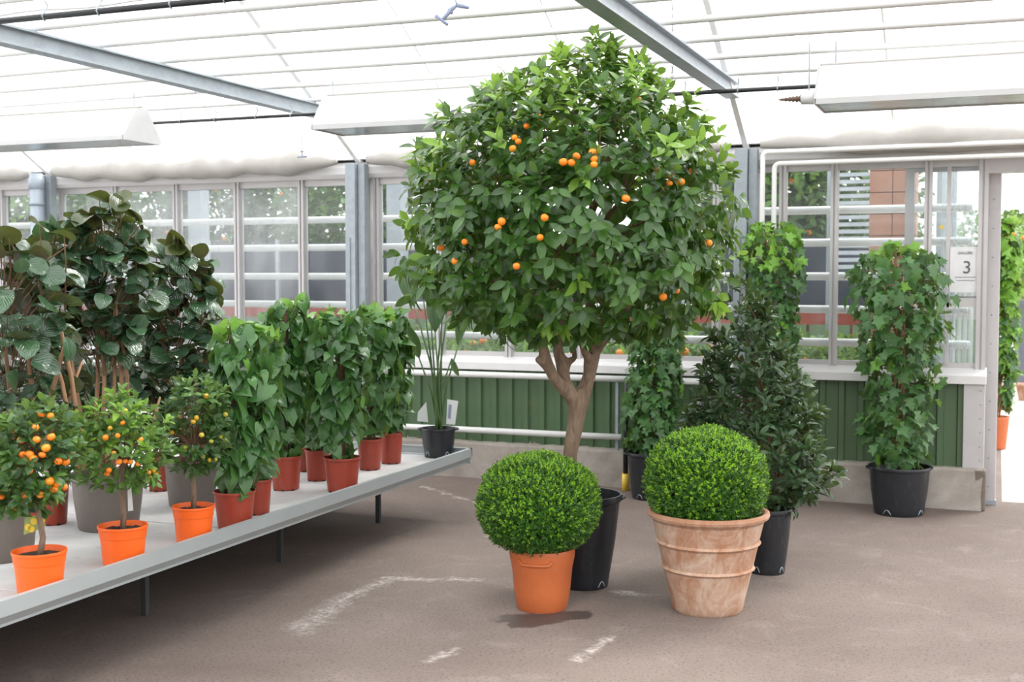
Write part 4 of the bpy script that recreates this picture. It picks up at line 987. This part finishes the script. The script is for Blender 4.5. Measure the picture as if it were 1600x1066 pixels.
# ------------------------------------------------------------------ round-leaved aralias
def aralia(px, yb_, wt, wb_, yr, style, rows, n, label, seed, canes, size=.102, nobj=300, dark=0, tops=(), name='potted_aralia', grp='round-leaved aralias on the bench'):
    t, D, zs, r1 = potted(name, px, yb_, wt, wb_, yr, ZTRAY, style, label, 'plant', grp)
    b = Body(D, rows, .9, .16, seed); ctr = t.location
    P, Nn, h, f, _ = b.sample(n, .35, 1.05, .9)
    out = norm(Nn * np.array([1, 1, 0]) + 1e-4); d = norm(out + UP * rng.normal(-.1, .4, (n, 1)) + rng.normal(0, .35, (n, 3)))
    up = h > .85; d = np.where((up & (rng.random(n) < .5))[:, None], norm(out * .5 + UP * .9), d)
    nn = norm(UP * 1.15 + out * .6 + rng.normal(0, .38, (n, 3))); R = frames(d, nn); S = size * rng.uniform(.6, 1.1, n)
    mi = (h > .86).astype(int) * (rng.random(n) < .6)
    for (x, y) in tops:
        p = np.array(at_D(x, y, D - .05)); dv = norm(np.array([[random.uniform(-1, 1), random.uniform(-.4, .2), random.uniform(.2, .7)]])); rv = frames(dv, np.array([[random.uniform(-.3, .3), random.uniform(.2, .6), 1.0]]))
        P = np.concatenate([P, p[None]]); d = np.concatenate([d, dv]); R = np.concatenate([R, rv]); S = np.append(S, size * .95); mi = np.append(mi, 1); n += 1
        MB().tube([Vector(p) - ctr, at_D(x + 3, y + 45, D) - ctr, at_D(x + 2, y + 120, D) - ctr], [.002, .003, .005], 5).build('stem', M['twig'], t, True)
    emit(t, 'aralia', P - d * S[:, None] * .5, R, S, mi, ['aralia', 'aralia_under'], nobj)
    for (x0, y0, x1, y1) in canes:
        a = at_D(x0, y0, D + random.uniform(-.05, .05)); c = at_D(x1, y1, D + random.uniform(-.08, .08)); base = Vector((random.uniform(-.05,.05), random.uniform(-.05,.05), zs - ZTRAY - .01))
        a_ = a - ctr; c_ = c - ctr; MB().tube([base, base*.4 + a_*.6, a_, (a_ + c_)/2 + Vector((.008, .0, 0)), c_, c_ + (c_ - a_)*.4], [.012, .011, .010, .009, .008, .004], 8).build('stem', M['cane'], t, True)
    tw = MB()
    for i in range(0, n, 2):
        e = Vector(P[i] - d[i] * S[i] * .5); cc = float(np.interp(P[i][2], b.z, b.c)); q_ = CAM + CR * (cc * .5 + (e - CAM).dot(CR) * .5) + CF * (b.D * .5 + dist(e) * .5); q_.z = e.z - .09
        tw.tube([q_ - ctr, e - ctr], [.0035, .002], 4, False)
    tw.build('petioles', M['twig'], t, True, kind='stuff')
    return t
aralia(0, 882, 122, 100, 792, 'taupe', [(368, 0, 24), (395, -60, 60), (430, -95, 105), (480, -100, 120), (540, -100, 118), (600, -90, 110), (650, -70, 95), (690, -60, 60)], 300,
       'round-leaved aralia in a taupe tub cut off by the left picture edge', 31, [(70, 640, 95, 560), (105, 640, 85, 560), (20, 700, 10, 560), (50, 690, 45, 560), (80, 690, 115, 600), (120, 650, 98, 530)], tops=[(14, 366), (62, 350), (100, 365)])
aralia(170, 833, 116, 92, 748, 'taupe', [(312, 175, 195), (335, 120, 212), (360, 100, 225), (400, 85, 235), (450, 82, 238), (500, 95, 228), (540, 105, 215), (556, 120, 205)], 260,
       'tallest round-leaved aralia, in a taupe tub behind the middle kumquat', 32, [(150, 640, 152, 540), (162, 640, 160, 530), (176, 640, 178, 530), (190, 640, 184, 520), (200, 640, 192, 540), (232, 690, 245, 640), (130, 690, 118, 600)], tops=[(155, 306), (187, 316), (158, 332), (116, 340), (210, 344)])
aralia(300, 796, 86, 70, 724, 'taupe', [(372, 268, 290), (392, 245, 315), (430, 232, 338), (480, 212, 346), (530, 205, 348), (560, 212, 345), (585, 225, 335)], 260,
       'round-leaved aralia in a taupe tub behind the farthest kumquat', 33, [(285, 640, 284, 560), (296, 640, 292, 570), (318, 640, 322, 560), (306, 660, 305, 590)], .10, tops=[(278, 371), (312, 422), (244, 400), (335, 450)])
aralia(84, 822, 50, 40, 756, 'nursery', [(345, 60, 76), (360, 45, 110), (400, 30, 125), (470, 20, 130), (540, 30, 135), (600, 30, 130), (650, 40, 120), (700, 55, 110)], 190,
       'round-leaved aralia in a red-brown pot just behind the first kumquat', 34, [(90, 740, 100, 600), (76, 740, 60, 620)], .10, 120)
aralia(250, 769, 40, 32, 712, 'nursery', [(450, 215, 260), (500, 205, 280), (560, 200, 285), (620, 205, 280), (680, 215, 275)], 190,
       'small round-leaved aralia in a red-brown pot between two taupe tubs', 35, [(240, 690, 238, 600), (255, 690, 258, 600)], .085, 100)
aralia(150, 772, 70, 56, 712, 'nursery', [(500, 100, 200), (540, 80, 215), (600, 78, 222), (650, 85, 215), (700, 110, 190)], 200,
       'dark round-leaved aralia at the back behind the tallest one', 36, [(150, 690, 150, 600)], .09, 60)
aralia(20, 770, 70, 56, 712, 'nursery', [(480, -20, 60), (540, -40, 90), (600, -42, 92), (660, -35, 85), (700, -10, 60)], 200,
       'dark round-leaved aralia at the back of the bench by the left picture edge', 37, [(20, 690, 20, 600)], .09, 60)
aralia(330, 748, 60, 48, 694, 'nursery', [(480, 300, 352), (540, 290, 360), (600, 288, 362), (660, 300, 352), (690, 310, 345)], 150,
       'dark round-leaved aralia at the back left of the heart-leaved climbers', 38, [(330, 690, 330, 600)], .085, 60)

# ------------------------------------------------------------------ the neighbouring house behind the glass
zz = [1.96, 1.735, 1.50, 1.27, 1.04]
nm = ['topmost', 'second', 'third', 'fourth', 'lowest']
for i, z in enumerate(zz):
    MB().tube([(-12, 8.78, z), (XE - .1, 8.78, z)], .028, 12).build('heating_pipe', M['whitepaint'], None, True, label='white heating pipe behind the glass, %s of five' % nm[i], cat='pipe', group='heating pipes behind the glass')
XT = at_Y(1380, 500, 10.4).x + 6
t = empty('display_table', (-6, 10.4, 0), label='long table with red-brown edge board in the house behind the glass', cat='table')
MB().box((-6, 0, 1.10), (XT, .04, 1.20)).build('edge_board', M['redbeam'], t)
MB().box((-6, .04, 1.15), (XT, .85, 1.18)).build('table_top', M['galv'], t)
for i in range(6): MB().box((-5.9 + i * 1.9, .1, 0), (-5.84 + i*1.9, .16, 1.15)).build('leg', M['galv'], t)
xsc = at_Y(1395, 430, 11.5).x
t = MB().box((-11.0, 11.5, 1.18), (xsc, 11.55, 1.86)).build('dark_screen', M['darkscreen'], None, label='dark blue-grey screen standing behind the red-brown edged table', cat='screen')
for i in range(14):
    if -10.86 + i*.9 < xsc: MB().box((-10.9 + i*.9, 11.46, .0), (-10.86 + i*.9, 11.5, 1.9)).build('screen_post', M['galv'], t)
bw = [(at_Y(310, 300, 9.6).x, 9.6, 'grey post seen through the third left window'), (at_Y(1480, 300, 9.6).x, 9.6, 'grey post seen through the last window by the doorway'), (at_Y(596, 300, 9.4).x + .1, 9.5, 'grey post just right of the middle steel post behind the glass')]
for x, y, lb in bw: MB().box((x - .07, y - .07, 0), (x + .07, y + .07, 2.9)).build('steel_post', M['galv'], None, bevel=.004, label=lb, cat='post')
pk = at_Y(1396, 340, 9.9)
t = empty('brick_pier', (pk.x, 9.9, 0), label='pinkish brown pier behind the window left of the doorway', cat='pier')
for i in range(16):
    for j in range(2):
        MB().box((-.17 + .172*j, -.1 - .004*(i % 2), i*.165), (-.17 + .172*j + .166, .2, i*.165 + .158)).build('brick', M['brick'], t)
# louvred white unit seen at the right window
t = empty('louvred_panel', (at_Y(1352, 320, 10.2).x, 10.2, 0), label='grey louvred panel seen through the right window', cat='panel')
for i in range(20): MB().prism([(0, 0), (.04, .03), (.04, .036), (0, .006)], (-.28, 0, 1.5 + .057*i), (1,0,0), (0,1,0), (0,0,1), .62).build('slat', M['galv'], t)
for sx in (-.30, .34): MB().box((sx, 0, 0), (sx + .03, .05, 2.65)).build('upright', M['galv'], t)
# citrus shrubs in planters
def backtree(x, y, r, z0, z1, nleaf, label, mk, seed, size=.09, fr=8, cat='tree', grp='shrubs behind the glass', pr_=.24, ph=.36):
    t = empty('citrus_shrub', (x, y, 0), label=label, cat=cat, group=grp)
    MB().lathe([(pr_*.8, 0), (pr_, ph), (pr_*1.05, ph+.02), (pr_*1.05, ph+.05), (pr_*.92, ph+.05), (pr_*.9, ph), (0, ph)], n=20).build('planter', M['planter'], t, True)
    MB().tube([(0,0,.3), (.02,0,z0), (0,.01,(z0+z1)/2)], [.025, .02, .012], 8).build('trunk', M['bark'], t, True)
    n = nleaf; zc = (z0 + z1) / 2; hz = (z1 - z0) / 2; Nn = norm(rng.normal(0, 1, (n, 3))); f = .4 + .65 * rng.random(n) ** .5
    P = np.array([x, y, zc]) + Nn * np.array([r, r, hz]) * (f * (1 + .12*np.sin(Nn[:,0]*8+seed)*np.sin(Nn[:,2]*9)))[:, None]
    d = norm(Nn + rng.normal(0, .7, (n, 3))); R = frames(d, norm(UP + Nn * .5 + rng.normal(0, .5, (n, 3))))
    stuff_mesh('foliage', 'kumquat', P, R, size * rng.uniform(.7, 1.2, n), (rng.random(n) < .35).astype(int), mk, t, t.location)
    pts_ = [Vector((x, y, zc)) + Vector(norm(np.array([random.uniform(-1, 1), -abs(random.uniform(.3, 1)), random.uniform(-.8, .8)]))) * r * .95 for _ in range(fr)]
    fruit(t, pts_, .032, 'orange')
    return t
CT = ['kumquat', 'citrus_young']; CD = ['kumquat_dark', 'kumquat']
k = 0
names = ['far left', 'left', 'between the left posts', 'behind the third left window', 'behind the fourth left window', 'behind the middle post', 'left of the tree crown', 'behind the tree crown', 'right of the tree crown', 'behind the right post', 'behind the right window', 'near the pier']
for i, px in enumerate((-60, 40, 130, 225, 345, 450, 545, 650, 1100, 1180, 1262, 1330)):
    Yb = 12.4 + .5 * (i % 3); x = at_Y(px, 430, Yb).x
    backtree(x, Yb, .74, 1.25, (2.95 if i < 9 else 3.0) + .2 * (i % 2), 3200, 'tall leafy shrub in the house behind the glass, %s' % names[i], CT if i < 2 else CD, i, .115, 5)
for i, px in enumerate((690, 800, 960, 1080, 1170, 1260, 1335)):
    x = at_Y(px, 540, 9.75).x; backtree(x, 9.75, .42, .36, 1.04, 1300, 'low orange-fruited citrus under the table edge, %s' % ['left of the trunk', 'behind the trunk', 'right of the trunk', 'behind the middle ivy', 'behind the bay cone', 'behind the right window', 'left of the doorway ivy'][i], CT, i + 30, .07, 6)
# beyond the open doorway
xo = at_Z(1588, 640, 0).x
t = empty('potted_ivy', at_Z(1553, 700, 0), label='hanging ivy column just beyond the open doorway', cat='plant', group='ivy columns')
DD = dist(t.location); pr2 = .12
MB().lathe([(pr2*.8, 0), (pr2, .26), (pr2*1.05, .28), (pr2*.92, .28), (pr2*.9, .24), (0, .24)], n=24).build('pot', M['pot_peach'], t, True)
b = Body(DD, [(340, 1566, 1580), (380, 1556, 1592), (450, 1552, 1594), (520, 1552, 1592), (580, 1556, 1588), (640, 1562, 1580)], 1, .12, 41)
climber(t, b, 420, .11, 'ivy', IV, .25, .4, nobj=200, pyoung=.3)
for i, (px, py, r, z0, z1, lb) in enumerate(((1607, 597, .6, 1.2, 2.3, 'pale orange-fruited citrus in a blue-grey planter beyond the doorway'), (1575, 520, 1.5, 1.2, 4.0, 'tall pale tree in the distance through the doorway'), (1665, 520, 1.6, 1.2, 4.2, 'second distant tree at the right picture edge'))):
    p = at_Z(px, py, 0); backtree(p.x, p.y, r, z0, z1, 1200 if i == 0 else 2600, lb, CT, 60 + i, .10 if i == 0 else .17, 6 if i == 0 else 0, pr_=.22 if i == 0 else .4, ph=1.1 if i == 0 else .6, grp='trees beyond the doorway')
p = at_Z(1601, 625, 0)
t = empty('flower_pot', p, label='small terracotta pot on the bright floor beyond the doorway', cat='pot')
MB().lathe([(.07, 0), (.10, .16), (.11, .165), (.11, .2), (.095, .2), (.09, .15), (0, .15)], n=24).build('pot', M['clay'], t, True)
# a few fallen leaves on the ledge and floor
for i, (x, y, z) in enumerate([(645, 693, .275), (655, 690, .275), (736, 688, .275), (838, 696, .275)]):
    p = at_Y(x, y, YP + .04); p.z = z
    v = [(0,0,.003), (.02,.012,.010), (.045,0,.004), (.02,-.014,.012)]; o = mesh_obj('dry_leaf', v, [(0,1,2,3)], M['dryleaf'], None, label='small curled dry leaf on the concrete ledge ' + ('just left of the strelitzia pot', 'behind the strelitzia pot', 'between strelitzia and trunk', 'just left of the tree trunk')[i], cat='leaf', group='dry leaves on the ledge'); o.location = p; o.rotation_euler = (0, 0, i)
# walls of this house outside the frame: to the left and behind the viewer
MB().box((-14.1, -7, 0), (-14.0, YW, .9)).box((-14.1, -7, 2.2), (-14.0, YW, 2.42)).build('wall_left', M['sill'], kind='structure')
MB().box((-14, -7.1, 0), (9, -7.0, 2.5)).build('wall_front', M['sill'], kind='structure')
# end wall of the neighbouring house
MB().box((-16, 18.3, 0), (XE, 18.4, .9)).build('wall_far', M['cladding'], kind='structure')
